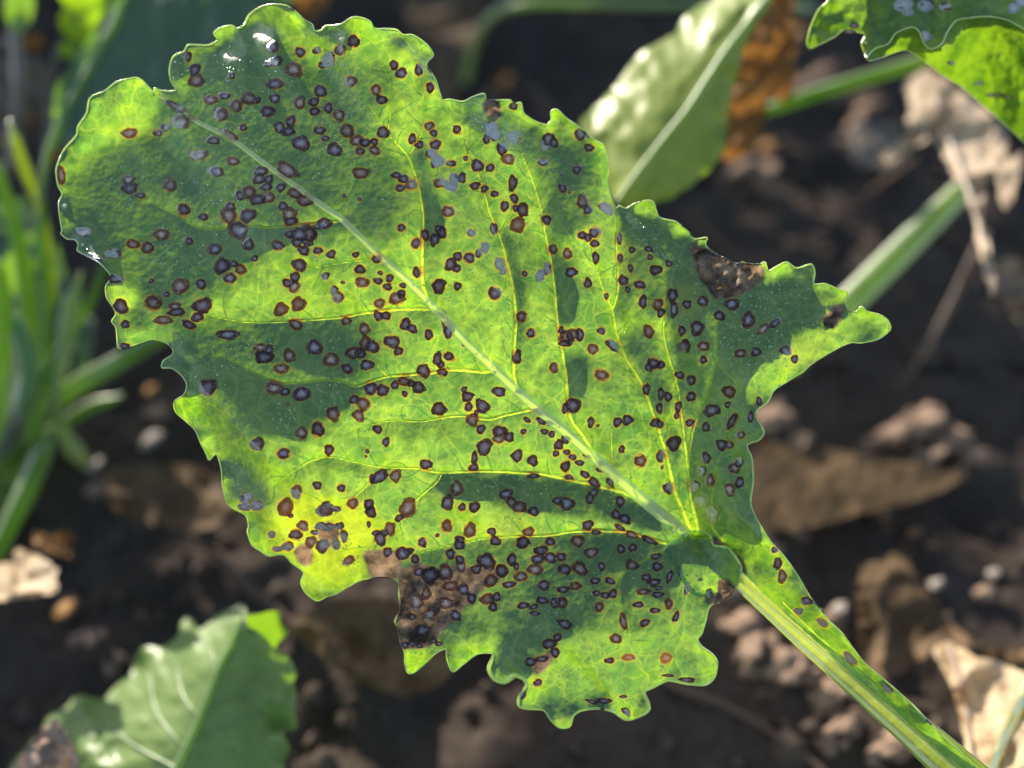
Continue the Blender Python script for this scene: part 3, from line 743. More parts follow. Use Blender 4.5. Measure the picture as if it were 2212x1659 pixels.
M_BLADE = mat_blade(); M_VEIN = mat_vein(); M_MID = mat_vein('midrib_tissue', True); M_MARGIN = mat_margin(); M_FINE = mat_green('fine_vein_tissue', (0.09, 0.17, 0.08), (0.12, 0.21, 0.10), (0.36, 0.52, 0.01), (0.46, 0.60, 0.02), .8, .4, 200, .0004, .3)
M_SPOT = mat_spot('leaf_spot_dark', (0.44, 0.40, 0.42), (0.25, 0.21, 0.24), (0.055, 0.032, 0.040), (0.075, 0.026, 0.020), (0.09, 0.045, 0.025))
M_SPOTB = mat_spot('leaf_spot_brown', (0.60, 0.50, 0.43), (0.36, 0.27, 0.22), (0.08, 0.042, 0.034), (0.10, 0.034, 0.020), (0.22, 0.12, 0.06))
M_SPOTSUN = mat_spot('leaf_spot_sunlit', (0.42, 0.32, 0.26), (0.36, 0.26, 0.20), (0.18, 0.06, 0.03), (0.24, 0.06, 0.02), (0.62, 0.34, 0.20))  # lit copy of the spots: sunshine put into the tan colour

FLAP = [(1434,1188),(1444,1174),(1462,1164),(1484,1148),(1513,1147),(1535,1158),(1542,1178),(1573,1185),(1600,1222),(1598,1254),(1585,1272),(1560,1285),(1520,1290),(1490,1280),(1470,1250),(1456,1215)]
# outline with small teeth
nseg = len(outl)
vx, vy, q = sheet(outl + 0, 3.4)
jit = fbm(vx / 9, vy / 9, 41, 2)
hal = np.zeros(len(vx)); vei = np.full(len(vx), 99.0)
for (cx, cy, a, bb, an) in SP:
    w = max(a, bb) + 26
    m = (np.abs(vx - cx) < w) & (np.abs(vy - cy) < w)
    if not m.any(): continue
    c, s = math.cos(R(an)), math.sin(R(an))
    dx, dy = vx[m] - cx, vy[m] - cy
    u, v = dx * c + dy * s, -dx * s + dy * c
    d = np.hypot(u / a, v / bb)
    d = (d - 1) * (a + bb) / 2
    hal[m] = np.maximum(hal[m], np.clip(1.0 - (d + 1.5) / 8.5, 0, 1))
for w, pts in VEINS + [(-1, MIDRIB)]:
    L = catmull(pts, 4)
    m = (vx > L[:, 0].min() - 10) & (vx < L[:, 0].max() + 10) & (vy > L[:, 1].min() - 10) & (vy < L[:, 1].max() + 10)
    d, _, t = segdist(vx[m], vy[m], L)
    ww = w * (1 - 0.66 * t) if w > 0 else 3.2 + 8.5 * t ** 1.1
    vei[m] = np.minimum(vei[m], d / np.maximum(ww, .1))
nec = np.zeros(MX.shape); yel = np.zeros(MX.shape)
for pg in NECRO: nec = np.maximum(nec, blur(inside(MX, MY, np.array(pg, float)).astype(float), 2.0))
for pg in YELLOW: yel = np.maximum(yel, blur(inside(MX, MY, np.array(pg, float)).astype(float), 7.0))
V = PL(vx, vy)
cxy = np.stack([vx[q].mean(1), vy[q].mean(1)], -1)
fp = np.array(FLAP, float)
under = inside(cxy[:, 0], cxy[:, 1], fp)
dfl, _, _ = segdist(cxy[under][:, 0], cxy[under][:, 1], np.array(FLAP[10:] + FLAP[:1], float))
ku = np.ones(len(q), bool); ku[np.where(under)[0][dfl > 9]] = False
q = q[ku]
blade = mesh_obj('leaf_blade', V, q, M_BLADE, leaf, attrs={'halo': hal, 'vein': vei, 'necro': samp(nec, vx, vy), 'yellow': samp(yel, vx, vy)})

# the top of the front lobe is folded forward over the foot of the midrib
fo = catmull(FLAP, 4, True)
fx_, fy_, fq = sheet(fo, 3.2)
low = catmull(FLAP[10:] + FLAP[:1], 4)
dl, _, _ = segdist(fx_, fy_, low)
zf = samp(Z, np.minimum(fx_, 1530), np.maximum(fy_, 1190)) * .5 + samp(Z, fx_, fy_) * .5
zf = samp(Z, fx_, fy_) + 1.5 + 5 * sm(dl / 60) + 7 * np.sin((fx_ - fy_) / 21.0 + .6) * sm(dl / 70)
fh = np.zeros(len(fx_))
mesh_obj('folded_lobe', P(fx_, fy_, D0 - zf * MPP), fq, M_BLADE, leaf, attrs={'halo': fh, 'vein': fh + 99, 'necro': samp(nec, fx_, fy_) * (fx_ > 1550), 'yellow': fh})
fe = catmull(FLAP[:10], 3)
fz = np.array([zf[((fx_ - a) ** 2 + (fy_ - b_) ** 2).argmin()] for a, b_ in fe]); fz = np.convolve(np.pad(fz, 2, mode='edge'), np.ones(5) / 5, 'valid')
ev, ef = tube(P(fe[:, 0], fe[:, 1], D0 - (fz + .4) * MPP), 2.6 * MPP, 6)
mesh_obj('leaf_margin', ev, ef, M_MARGIN, leaf, attrs={'necro': np.zeros(len(ev))})

# pale margin round the blade, thick where the edge rolls
keep = [p for i, p in enumerate(OUT) if not (i_tail0 < i < i_tail1)]
k0 = keep.index((1541, 1158))
edge = keep[k0 + 1:] + keep[:k0]
E = catmull(edge, 4)
thick = 1.5 + 1.0 * np.clip(fbm(E[:, 0] / 50, E[:, 1] / 50, 51, 2) + .2, 0, 1)
thick += 4.2 * np.exp(-(((E[:, 0] - 1090) / 70) ** 2 + ((E[:, 1] - 1460) / 60) ** 2)) + 2.6 * np.exp(-(((E[:, 0] - 1400) / 220) ** 2 + ((E[:, 1] - 1480) / 90) ** 2))
ev, ef = tube(PL(E[:, 0], E[:, 1], 0.2), thick * MPP, 6)
nv = np.repeat(np.maximum(samp(nec, E[:, 0], E[:, 1]), (fbm(E[:, 0] / 30, E[:, 1] / 30, 77, 2) > .66) * 1.0), 6)
mesh_obj('leaf_margin', ev, ef, M_MARGIN, leaf, attrs={'necro': nv})


def ribbon(L, w, rise, off=0.15):
    """half-round rib lying on the blade"""
    T = np.gradient(L, axis=0); T /= np.linalg.norm(T, axis=1)[:, None] + 1e-9
    Nn = np.stack([-T[:, 1], T[:, 0]], 1)
    V = []
    prof = [(-1.15, 0), (-.72, .62), (0, 1), (.72, .62), (1.15, 0)]
    for a, h in prof:
        x = L[:, 0] + Nn[:, 0] * a * w; y = L[:, 1] + Nn[:, 1] * a * w
        base = samp(Z, L[:, 0], L[:, 1]) * .5 + samp(Z, x, y) * .5 if abs(a) < 1 else samp(Z, x, y)
        V.append(P(x, y, D0 - (base + off + h * rise * w) * MPP))
    V = np.stack(V, 1); m = len(L)
    f = [(i * 5 + j, i * 5 + j + 1, (i + 1) * 5 + j + 1, (i + 1) * 5 + j) for i in range(m - 1) for j in range(4)]
    return V.reshape(-1, 3), f


def halo_at(x, y):
    h = np.zeros(len(x))
    for (cx, cy, a, bb, an) in SP:
        d = np.hypot(x - cx, y - cy) - (a + bb) / 2
        h = np.maximum(h, np.clip(1 - d / 16.0, 0, 1))
    return h


L = catmull(MIDRIB, 6)
tt = np.linspace(0, 1, len(L))
v_, f_ = ribbon(L, 3.6 + 9.0 * tt ** 1.1, 0.6)
mesh_obj('midrib', v_, f_, M_MID, leaf, attrs={'halo': np.repeat(np.where(tt < .42, halo_at(L[:, 0], L[:, 1]) * .8, 0.1), 5)})
for w, pts in VEINS:
    L = catmull(pts, 5)
    L[:, 0] += 1.4 * fbm(L[:, 0] / 18, L[:, 1] / 18, 61, 2); L[:, 1] += 1.4 * fbm(L[:, 0] / 18, L[:, 1] / 18, 62, 2)
    tt = np.linspace(0, 1, len(L))
    v_, f_ = ribbon(L, w * (1 - .66 * tt), 0.45)
    mesh_obj('vein', v_, f_, M_VEIN, leaf, attrs={'halo': np.repeat(halo_at(L[:, 0], L[:, 1]), 5)})

fine = []
for w, pts in VEINS:
    L = catmull(pts, 5)
    if len(L) < 24 or w < 2.3: continue
    T = np.gradient(L, axis=0); T /= np.linalg.norm(T, axis=1)[:, None]
    for i in range(6, len(L) - 4, 6):
        sd = 1 if (i // 6) % 2 else -1
        ang = R(rng.uniform(38, 62)) * sd; c_, s_ = math.cos(ang), math.sin(ang)
        d0 = np.array([T[i, 0] * c_ - T[i, 1] * s_, T[i, 0] * s_ + T[i, 1] * c_]); p = L[i].copy(); br_ = [p.copy()]; turn = rng.uniform(-.05, .05)
        for _ in range(int(rng.uniform(7, 15))):
            turn += rng.uniform(-.09, .09); d0 = np.array([d0[0] - d0[1] * turn, d0[1] + d0[0] * turn]); d0 /= np.linalg.norm(d0); p = p + d0 * 5; br_.append(p.copy())
        br_ = np.array(br_)
        if not inside(br_[:, 0], br_[:, 1], outl).all(): continue
        fine.append(ribbon(br_, np.linspace(1.5, .5, len(br_)), .4, .1))
v_, f_ = join(fine)
o = mesh_obj('fine_veins', v_, f_, M_FINE, leaf, attrs={'halo': np.zeros(len(v_))}); o['kind'] = 'stuff'

# spots: raised rim, sunken centre, ragged outline
SPS = sorted(SP, key=lambda s: -s[2] * s[3])
p6b = np.array(LIT[7][1], float); p6 = np.array(LIT[6][1], float)
rest = []
for k, (cx, cy, a, bb, an) in enumerate(SPS):
    n = 16 if a * bb > 60 else 10
    ph = np.arange(n) * 2 * math.pi / n + random.random()
    k_ = random.uniform(.80, 1.10); a *= k_; bb *= k_ * random.uniform(.88, 1.1)
    jag = 1 + 0.045 * rng.standard_normal(n).clip(-1.6, 1.6) + 0.10 * np.sin(2 * ph + random.random() * 6) + 0.09 * np.sin(3 * ph + random.random() * 6) + 0.05 * np.sin(5 * ph + random.random() * 6)
    c, s = math.cos(R(an)), math.sin(R(an))
    lift = 0.5 + 0.9 * (k % 7) / 7
    pts = [(cx, cy, lift + .7)]; ring = [0.0]
    for rr, hh in ((.45, .75), (.80, 1.25), (1.18, 0.25)):
        for p, j in zip(ph, jag):
            u = math.cos(p) * a * rr * (1 + (j - 1) * rr); v = math.sin(p) * bb * rr * (1 + (j - 1) * rr)
            pts.append((cx + u * c - v * s, cy + u * s + v * c, lift + hh)); ring.append(rr)
    pts = np.array(pts)
    f = [(0, 1 + j, 1 + (j + 1) % n) for j in range(n)]
    for r_ in range(2):
        o = 1 + r_ * n
        f += [(o + j, o + n + j, o + n + (j + 1) % n, o + (j + 1) % n) for j in range(n)]
    W = PL(pts[:, 0], pts[:, 1], 0); W = P(pts[:, 0], pts[:, 1], D0 - (samp(Z, pts[:, 0], pts[:, 1]) + pts[:, 2]) * MPP)
    if inside(np.array([cx]), np.array([cy]), p6b)[0] and not (cx > 1480 and cy < 1200): m = M_SPOTSUN
    elif inside(np.array([cx]), np.array([cy]), p6)[0] and cx > 1240: m = M_SPOTB
    else: m = M_SPOT if random.random() < .55 else M_SPOTB
    if k < 299:
        mesh_obj('leaf_spot', W, f, m, leaf, attrs={'ring': ring})
    else:
        rest.append((W, f, ring))
if rest:
    v_, f_ = join([(a, b_) for a, b_, _ in rest])
    o = mesh_obj('small_leaf_spots', v_, f_, M_SPOT, leaf, attrs={'ring': sum([r for _, _, r in rest], [])})
    o['kind'] = 'stuff'

# waxy blisters on the skin
M_BLIS = mat_green('leaf_blister_skin', (0.11, 0.19, 0.10), (0.17, 0.25, 0.16), (0.30, 0.52, 0.01), (0.42, 0.62, 0.02), .6, .25, 300, .0003)
bx = rng.uniform(130, 1900, 60000); by = rng.uniform(20, 1560, 60000)
dens = np.clip(1.6 * fbm(bx / 70, by / 70, 71, 3) + .05, 0, 1) * .42 + .02
m = inside(bx, by, outl) & (rng.random(60000) < dens) & (samp(dedge, bx, by) > 5) & (samp(nec, bx, by) < .2)
bx, by = bx[m][:7000], by[m][:7000]
br = rng.uniform(1.0, 2.3, len(bx)) * (0.75 + .5 * rng.random(len(bx)))
a6 = np.arange(6) * math.pi / 3
VX = []; 
for rr, hh in ((1.0, 0.0), (.62, .62)):
    x = bx[:, None] + br[:, None] * rr * np.cos(a6)[None]; y = by[:, None] + br[:, None] * rr * np.sin(a6)[None]
    VX.append(P(x, y, D0 - (samp(Z, x, y) + (hh * br[:, None])) * MPP))
top = P(bx, by, D0 - (samp(Z, bx, by) + .95 * br) * MPP)[:, None]
VX = np.concatenate(VX + [top], 1)
base = (np.arange(len(bx)) * 13)[:, None, None]
qf = np.array([(j, (j + 1) % 6, 6 + (j + 1) % 6, 6 + j) for j in range(6)])[None] + base
tf = np.array([(6 + j, 6 + (j + 1) % 6, 12) for j in range(6)])[None] + base
o = mesh_obj('skin_blisters', VX.reshape(-1, 3), qf.reshape(-1, 4).tolist() + tf.reshape(-1, 3).tolist(), M_BLIS, leaf)
o['kind'] = 'stuff'

# stalk of the spotted leaf: grooved, running out of the picture down to the crown
M_STALK = mat_green('stalk_green', (0.16, 0.24, 0.06), (0.27, 0.34, 0.11), (0.42, 0.55, 0.03), (0.60, 0.70, 0.07), .7, .35, 45, .0015, .5)
ST = [(1568,1226,15),(1600,1256,19),(1650,1300,22),(1720,1360,27),(1800,1428,31),(1880,1497,35),(1960,1566,39),(2040,1636,43),(2120,1708,47),(2200,1780,50)]
a = catmull(ST, 12)
zz = np.interp(a[:, 0], [1500, 1600, 1800, 2200], [samp(Z, np.array([1500.]), np.array([1165.]))[0] - 14, samp(Z, np.array([1640.]), np.array([1260.]))[0] - 26, samp(Z, np.array([1800.]), np.array([1400.]))[0] - 22, 0])
Ls = P(a[:, 0], a[:, 1], D0 - zz * MPP)
rad = a[:, 2] * MPP
end = Ls[-1]; ext = np.array([end + (crown_base - end) * t + np.array([0, 0, .02 * math.sin(math.pi * t)]) for t in np.linspace(.15, 1, 7)])
Ls = np.concatenate([Ls, ext]); rad = np.concatenate([rad, np.linspace(rad[-1], rad[-1] * 1.3, 7)])
PROFS = [(-1.0, .10), (-.93, .20), (-.84, .06), (-.62, -.30), (-.40, -.40), (-.22, -.30), (-.16, -.34), (-.10, -.06), (.02, .12), (.14, .06), (.22, -.16), (.27, -.10), (.45, -.26), (.70, -.24), (.86, .02), (.94, .16), (1.0, .06)]
T_ = np.gradient(Ls, axis=0); T_ /= np.linalg.norm(T_, axis=1)[:, None]
U_ = np.cross(T_, FWD); U_ /= np.linalg.norm(U_, axis=1)[:, None]; W_ = np.cross(T_, U_); W_ *= np.sign(W_ @ -FWD)[:, None]
wob_ = 1 + .05 * fbm(np.arange(len(Ls)) / 6.0, np.zeros(len(Ls)), 91, 2)
v_ = np.stack([Ls + (U_ * p * wob_[:, None] + W_ * h) * rad[:, None] for p, h in PROFS], 1).reshape(-1, 3)
m_ = len(PROFS)
f_ = [(i * m_ + j, i * m_ + j + 1, (i + 1) * m_ + j + 1, (i + 1) * m_ + j) for i in range(len(Ls) - 1) for j in range(m_ - 1)]
mesh_obj('stalk', v_, f_, M_STALK, leaf)
from mathutils.bvhtree import BVHTree

# ================================================================== GROUND
M_SOIL = mat_soil('soil', .58)
M_CLOD = mat_soil('clod_soil', .8)
M_SUNC = mat_soil('sunlit_dry_clod_soil', 2.5, 1.12)  # dry soil, paled and warmed further: sunlight put into the colour


def ground_h(x, y):
    return 0.020 * fbm(x / .11, y / .11, 101, 3) + 0.011 * fbm(x / .030, y / .030, 102, 4, .6) - 0.004


def axis(lo, hi, st, far, k):
    mid = np.arange(lo, hi, st); up = []; v = hi; s = st
    while v < far: up.append(v); s *= k; v += s
    dn = []; v = lo - st; s = st
    while v > -far: dn.append(v); s *= k; v -= s
    return np.array(dn[::-1] + list(mid) + up)


xs = axis(-.62, .62, .0042, 60, 1.25); ys = axis(.06, 1.05, .0042, 60, 1.25)
GXm, GYm = np.meshgrid(xs, ys)
Hm = ground_h(GXm, GYm)
far = np.clip((np.hypot(GXm, GYm - .5) - .8) / 2, 0, 1); Hm = Hm * (1 - far)
Vg = np.stack([GXm, GYm, Hm], -1).reshape(-1, 3)
ny, nx = GXm.shape
ii = np.arange(ny * nx).reshape(ny, nx)
Fg = np.stack([ii[:-1, :-1], ii[:-1, 1:], ii[1:, 1:], ii[1:, :-1]], -1).reshape(-1, 4)
gr = mesh_obj('soil_ground', Vg, Fg, M_SOIL, None, origin=np.zeros(3))
gr['kind'] = 'structure'; gr['label'] = 'dark crumbly field soil under the beet leaves'


def lump(c, r, seed, sq=.7, n=14, m=9):
    th = np.linspace(0, math.pi, m); ph = np.arange(n) * 2 * math.pi / n
    T, Ph = np.meshgrid(th, ph, indexing='ij')
    d = np.stack([np.sin(T) * np.cos(Ph), np.sin(T) * np.sin(Ph), np.cos(T)], -1)
    f = 1 + .55 * fbm(d[..., 0] * 1.7 + seed * 3.1 + d[..., 2], d[..., 1] * 1.7 + seed * 1.7, seed, 3) + .34 * fbm(d[..., 0] * 5 + d[..., 2] * 3, d[..., 1] * 5 + seed, seed + 5, 2)
    v = d * f[..., None] * np.array([r[0], r[1], r[2] * sq])
    fc = [(i * n + j, (i + 1) * n + j, (i + 1) * n + (j + 1) % n, i * n + (j + 1) % n) for i in range(m - 1) for j in range(n)]
    return v.reshape(-1, 3) + c, fc


CL = [  # x, y, half width, half height (map units), label
(1655,905,50,42,'large pinkish soil clod beside the right rim of the spotted leaf'),
(1722,958,32,24,'small tan clod just right of the large pinkish clod'),
(1925,935,42,24,'left end of the sunlit tan clods in the right middle'),
(1985,915,48,38,'biggest sunlit tan clod in the right middle'),
(2050,945,38,28,'sunlit tan clod at the right end of the bright clump'),
(2020,985,24,17,'small sunlit crumb below the biggest tan clod'),
(2108,985,24,19,'round sunlit crumb low right of the tan clump'),
(1600,1345,28,22,'upper pink crumb below the frilled front lobe'),
(1622,1392,30,32,'pink clod under the stalk, second of the slanting row'),
(1663,1382,20,24,'slim pink clod close under the green stalk'),
(1712,1440,42,40,'large pinkish clod in the middle of the row below the stalk'),
(1650,1425,20,24,'dull brown clod between two pink clods under the stalk'),
(1800,1490,42,34,'pale pink clod touching the lower edge of the stalk'),
(1815,1568,34,14,'flat elongated beige crumb near the bottom edge'),
(1935,1600,46,24,'long pinkish clod lying at the bottom right of the stalk'),
(1815,1316,17,16,'single round pale pebble right of the stalk'),
(2024,1260,14,14,'tiny grey pebble above the curled dead leaf'),
(2148,1240,13,13,'tiny pinkish pebble near the right edge'),
(1655,315,17,24,'upright pink crumb below the orange dead leaf'),
(1655,372,34,26,'round pink clod left of the dark soil hollow'),
(1600,362,36,24,'slanting pink clod under the tip of the sunlit folded leaf'),
(1872,233,26,18,'pair of small pink crumbs under the green stalk at upper right'),
(1846,272,20,20,'round pinkish crumb left of the pale dead leaf'),
(1928,281,14,12,'reddish crumb touching the pale dead leaf'),
(1725,70,24,16,'pale oval crumb between orange dead leaf and frilled leaf'),
(1745,175,48,20,'flat pinkish clod above the slanting green stalk'),
(326,951,26,22,'pale pink pebble left of the yellow edge of the spotted leaf'),
(203,1008,20,16,'white pebble at the foot of the curved pale stalk'),
(326,842,17,16,'orange crumb beneath the curled left rim of the spotted leaf'),
(210,1375,28,14,'pale two-lobed crumb left of the lower leaf'),
(142,1318,26,20,'orange brown crumb below the torn dead scraps'),
(95,1240,14,12,'dull pink crumb half buried near the left edge'),
(760,1340,28,11,'reddish flat crumb on the brown dead leaf'),
(1722,1123,18,12,'small amber crumb on dark soil right of the spotted leaf'),
(1085,180,22,30,'dull orange crumb in the dark gap above the spotted leaf'),
]
M_PALE = NT('pale_pebble'); M_PALE = M_PALE.solid((0.42, 0.36, 0.32), .8, M_PALE.bump(M_PALE.noise(300, 4), .6, .002))
M_AMB = NT('amber_crumb'); M_AMB = M_AMB.solid((0.40, 0.20, 0.06), .7, M_AMB.bump(M_AMB.noise(300, 4), .6, .002))
targets = []
for i, (x, y, a, bb, lab) in enumerate(CL):
    hgt = 0.012
    d = float(gdepth(x, y, hgt)); k = TH / (TSX / 2) * d
    r = (a * k, (a + bb) / 2 * k, bb * k * 1.1)
    c = P(x, y, d); c[2] = max(c[2], float(ground_h(c[0], c[1])) + r[2] * .35)
    v_, f_ = lump(np.zeros(3), (r[0], r[2], .5 * min(r[0], r[2])), 200 + i, .9, 22, 15)
    e3 = SUN * 1.35 - FWD; e3 = e3 / np.linalg.norm(e3); e1 = RIGHT - e3 * (RIGHT @ e3); e1 /= np.linalg.norm(e1); e2 = np.cross(e3, e1)
    v_ = v_[:, :1] * e1 + v_[:, 1:2] * e2 + v_[:, 2:] * e3      # broken crust pieces, tipped towards the light
    m = M_PALE if ('pebble' in lab) else M_AMB if ('amber' in lab or 'orange' in lab) else M_CLOD if 'dull' in lab else M_SUNC
    o = mesh_obj('pebble' if 'pebble' in lab else 'soil_clod', v_ + c, f_, m)
    tag(o, lab, 'pebble' if 'pebble' in lab else 'clod', 'clods and pebbles on the soil')
    targets.append((c + np.array([0, 0, r[2] * .5]), max(a, bb) * k))

parts = []
for i in range(1900):
    x = rng.uniform(-.45, .5); y = rng.uniform(.12, .9); r = rng.uniform(.0012, .0055) * (1 if i % 9 else 2.1)
    parts.append(lump(np.array([x, y, float(ground_h(x, y)) + r * .3]), (r, r * rng.uniform(.7, 1.2), r), 400 + i, .8, 7, 5))
v_, f_ = join(parts)
o = mesh_obj('soil_crumbs', v_, f_, M_CLOD, None, origin=np.zeros(3)); o['kind'] = 'stuff'; o['label'] = 'loose crumbs of soil scattered over the ground'

parts = []
for (c, r) in targets:
    for k in range(9):
        a = rng.uniform(0, 6.28); q = r * rng.uniform(.5, 1.7); x, y = c[0] + q * math.cos(a), c[1] + .6 * q * math.sin(a); rr = rng.uniform(.001, .0036) * (1 + (k % 5 == 0))
        parts.append(lump(np.array([x, y, float(ground_h(x, y)) + rr * .5]), (rr, rr * rng.uniform(.6, 1.2), rr), 3000 + len(parts), .8, 7, 5))
v_, f_ = join(parts)
o = mesh_obj('sunlit_dry_crumbs', v_, f_, M_SUNC, None, origin=np.zeros(3)); o['kind'] = 'stuff'; o['label'] = 'dry crumbs broken off the clods, paled to look sunlit'

# ================================================================== NEIGHBOURING LEAVES AND STALKS
def pxm(d): return TH / (TSX / 2) * d


def fold_leaf(poly, mid, dmid, HL, HR, step=7, wr=0.002, seed=1, edge_w=.004, rr=None):
    """outline + midrib in map units; dmid(x, y) axial depth; HL / HR rolls of the two halves"""
    O = catmull(poly, 6, True)
    O = O + np.stack([vn(O[:, 0] / 13, O[:, 1] / 13, seed), vn(O[:, 0] / 13, O[:, 1] / 13, seed + 1)], 1) * 2.5
    vx, vy, q = sheet(O, step)
    M = catmull(mid, 8)[:, :2]
    dm, nm, _ = segdist(vx, vy, M); de, _, _ = segdist(vx, vy, O, True)
    qq = dm / (dm + de + 1e-6)
    T = np.gradient(M, axis=0); j = ((vx[:, None] - M[None, :, 0]) ** 2 + (vy[:, None] - M[None, :, 1]) ** 2).argmin(1)
    side = np.sign(T[j, 0] * (vy - M[j, 1]) - T[j, 1] * (vx - M[j, 0]))
    z = np.where(side > 0, HL(qq), HR(qq))
    z = z + wr * fbm(vx / 60, vy / 60, seed + 3, 3) * np.clip(qq * 2, 0, 1) + edge_w * np.exp(-de / 25) * vn(vx / 38, vy / 38, seed + 7)
    d = dmid(vx, vy) - z
    V = P(vx, vy, d)
    Ml = catmull(mid, 8)
    dl = dmid(Ml[:, 0], Ml[:, 1]) - .0006
    Lm = P(Ml[:, 0], Ml[:, 1], dl)
    return V, q, Lm, Ml[:, 2] * pxm(dl), O


def tri(mid):
    return [(p[0], p[1], p[2]) for p in mid]


M_BG1 = mat_green('folded_leaf_green', (0.22, 0.29, 0.055), (0.29, 0.35, 0.085), (0.12, 0.20, 0.006), (0.20, 0.28, 0.012), .75, .42, 50, .0010, .2)
M_BG2 = mat_green('lower_leaf_green', (0.15, 0.24, 0.07), (0.21, 0.30, 0.10), (0.10, 0.20, 0.006), (0.16, 0.28, 0.012), .8, .40, 45, .0010, .2)
M_BG3 = mat_green('frilled_leaf_green', (0.040, 0.10, 0.035), (0.075, 0.15, 0.05), (0.05, 0.13, 0.001), (0.19, 0.32, 0.003), .9, .28, 120, .0014, .7)
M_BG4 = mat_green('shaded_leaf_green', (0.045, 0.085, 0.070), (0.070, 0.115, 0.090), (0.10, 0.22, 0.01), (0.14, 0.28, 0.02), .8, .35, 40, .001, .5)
M_LIME = mat_green('sunlit_lime_leaf', (0.07, 0.13, 0.02), (0.11, 0.17, 0.03), (0.19, 0.38, 0.004), (0.30, 0.46, 0.006), .5, .4, 40, .001, .4)
M_RIB = mat_green('pale_rib', (0.13, 0.20, 0.075), (0.19, 0.26, 0.11), (0.20, 0.32, 0.03), (0.26, 0.38, 0.05), .2, .5, 60, .0008, .4)

# sunlit folded leaf behind, upper right
polyU = [(1252,269),(1276,240),(1302,212),(1337,175),(1368,131),(1390,110),(1412,97),(1440,82),(1459,69),(1474,44),(1502,19),(1537,0),(1580,-30),(1690,-50),
(1668,0),(1640,45),(1605,115),(1585,190),(1574,225),(1568,300),(1560,335),(1530,372),(1490,403),(1443,431),(1390,442),(1345,446),(1325,436),(1300,400),(1270,330)]
midU = [(1690,-50,8),(1655,0,8),(1574,103,8),(1530,168,8),(1487,234,7),(1440,292,6),(1385,362,5),(1331,436,3)]
dU = lambda x, y: 0.385 + (y - 230) * -0.00002
V_, q_, Lm, rm, O = fold_leaf(polyU, midU, dU, lambda q: -.009 * q - .015 * q * q, lambda q: -.008 * q, 7, .003, 301)
if True:
    base = Lm[0]
    t = thing('beet_leaf', 'pale sunlit beet leaf folded along its midrib, behind the spotted leaf', 'leaf', base)
    mesh_obj('leaf_blade', V_, q_, M_BG1, t)
    v_, f_ = tube(Lm, rm, 10); mesh_obj('midrib', v_, f_, M_RIB, t)

# leaf in the lower left corner
polyB = [(20,1665),(31,1647),(60,1610),(84,1587),(92,1565),(103,1550),(122,1537),(141,1527),(160,1508),(175,1500),(200,1507),(225,1509),(250,1481),(281,1453),(290,1430),(300,1409),(312,1396),(330,1396),(347,1400),(370,1385),(387,1369),
(390,1350),(400,1337),(412,1337),(420,1350),(434,1359),(452,1345),(469,1331),(495,1318),(512,1309),(522,1306),(530,1312),(534,1326),(556,1328),(578,1322),(595,1318),(606,1324),(606,1344),(622,1366),(606,1381),(597,1400),(619,1416),(632,1435),
(640,1455),(634,1475),(642,1500),(636,1530),(641,1560),(638,1578),(612,1580),(625,1616),(615,1645),(605,1700),(520,1790),(200,1800),(40,1720)]
midB = [(330,1790,9),(355,1710,9),(381,1659,8),(431,1553,7),(469,1453,6),(500,1390,4),(528,1325,3)]
dB = lambda x, y: 0.345 + (y - 1500) * -0.00004 + (x - 400) * -0.00002
V_, q_, Lm, rm, O = fold_leaf(polyB, midB, dB, lambda q: -.0015 * q, lambda q: -.014 * q - .026 * q * q, 7, .005, 321, .006)
t = thing('beet_leaf', 'glossy beet leaf with toothed right edge in the lower left corner', 'leaf', Lm[0])
mesh_obj('leaf_blade', V_, q_, M_BG2, t)
v_, f_ = tube(Lm, rm, 10); mesh_obj('midrib', v_, f_, M_RIB, t)
for pts in ([(431,1553),(395,1500),(380,1430)],[(400,1620),(340,1540),(322,1450)],[(381,1659),(290,1610),(228,1560)],[(469,1453),(455,1400),(448,1370)],[(440,1540),(510,1500),(580,1480)],[(410,1600),(500,1560),(580,1540)]):
    M = catmull(pts, 8)
    j = [int(((V_ - P(a, b_, dB(a, b_))) ** 2).sum(1).argmin()) for a, b_ in M]
    # follow the blade: sample the nearest blade vertex along the same ray direction
    W = V_ - CAM; W = W / (W @ FWD)[:, None]; R_ = P(M[:, 0], M[:, 1], np.ones(len(M))) - CAM
    k = [int(((W - r) ** 2).sum(1).argmin()) for r in R_]
    dd = (V_[k] - CAM) @ FWD - .0005
    ker = np.ones(5) / 5; dd = np.convolve(np.pad(dd, 2, mode='edge'), ker, 'valid')
    v_, f_ = tube(P(M[:, 0], M[:, 1], dd), np.linspace(3.5, 1.5, len(M)) * pxm(.345), 6)
    mesh_obj('vein', v_, f_, M_RIB, t)
v_, f_, _ = sheet(catmull([(545,1659),(560,1620),(580,1590),(600,1578),(603,1590),(598,1630),(592,1700),(540,1720)], 6, True), 8)
dd = 0.352 + .0004 * (v_ - 570) * .1
mesh_obj('leaf_lobe', P(v_, f_, dd), _, M_LIME, t)
v_, f_, _ = sheet(catmull([(534,1330),(556,1328),(580,1320),(604,1322),(606,1345),(624,1366),(606,1382),(592,1402),(580,1385),(560,1365),(536,1352)], 6, True), 6)
mesh_obj('leaf_lobe', P(v_, f_, 0.338 + .0001 * (v_ - 560)), _, M_LIME, t)
v_, f_, _ = sheet(catmull([(25,1665),(60,1615),(95,1570),(120,1552),(140,1580),(170,1640),(150,1700),(40,1720)], 6, True), 6)
mesh_obj('dead_tip', P(v_, f_, 0.338 + .006 * fbm(v_ / 30, f_ / 30, 9, 3)), _, mat_dry('pinkish_dead_tip', (0.20, .12, .08), (.42, .30, .24), (.55, .45, .38), (.1, .06, .03)), t)

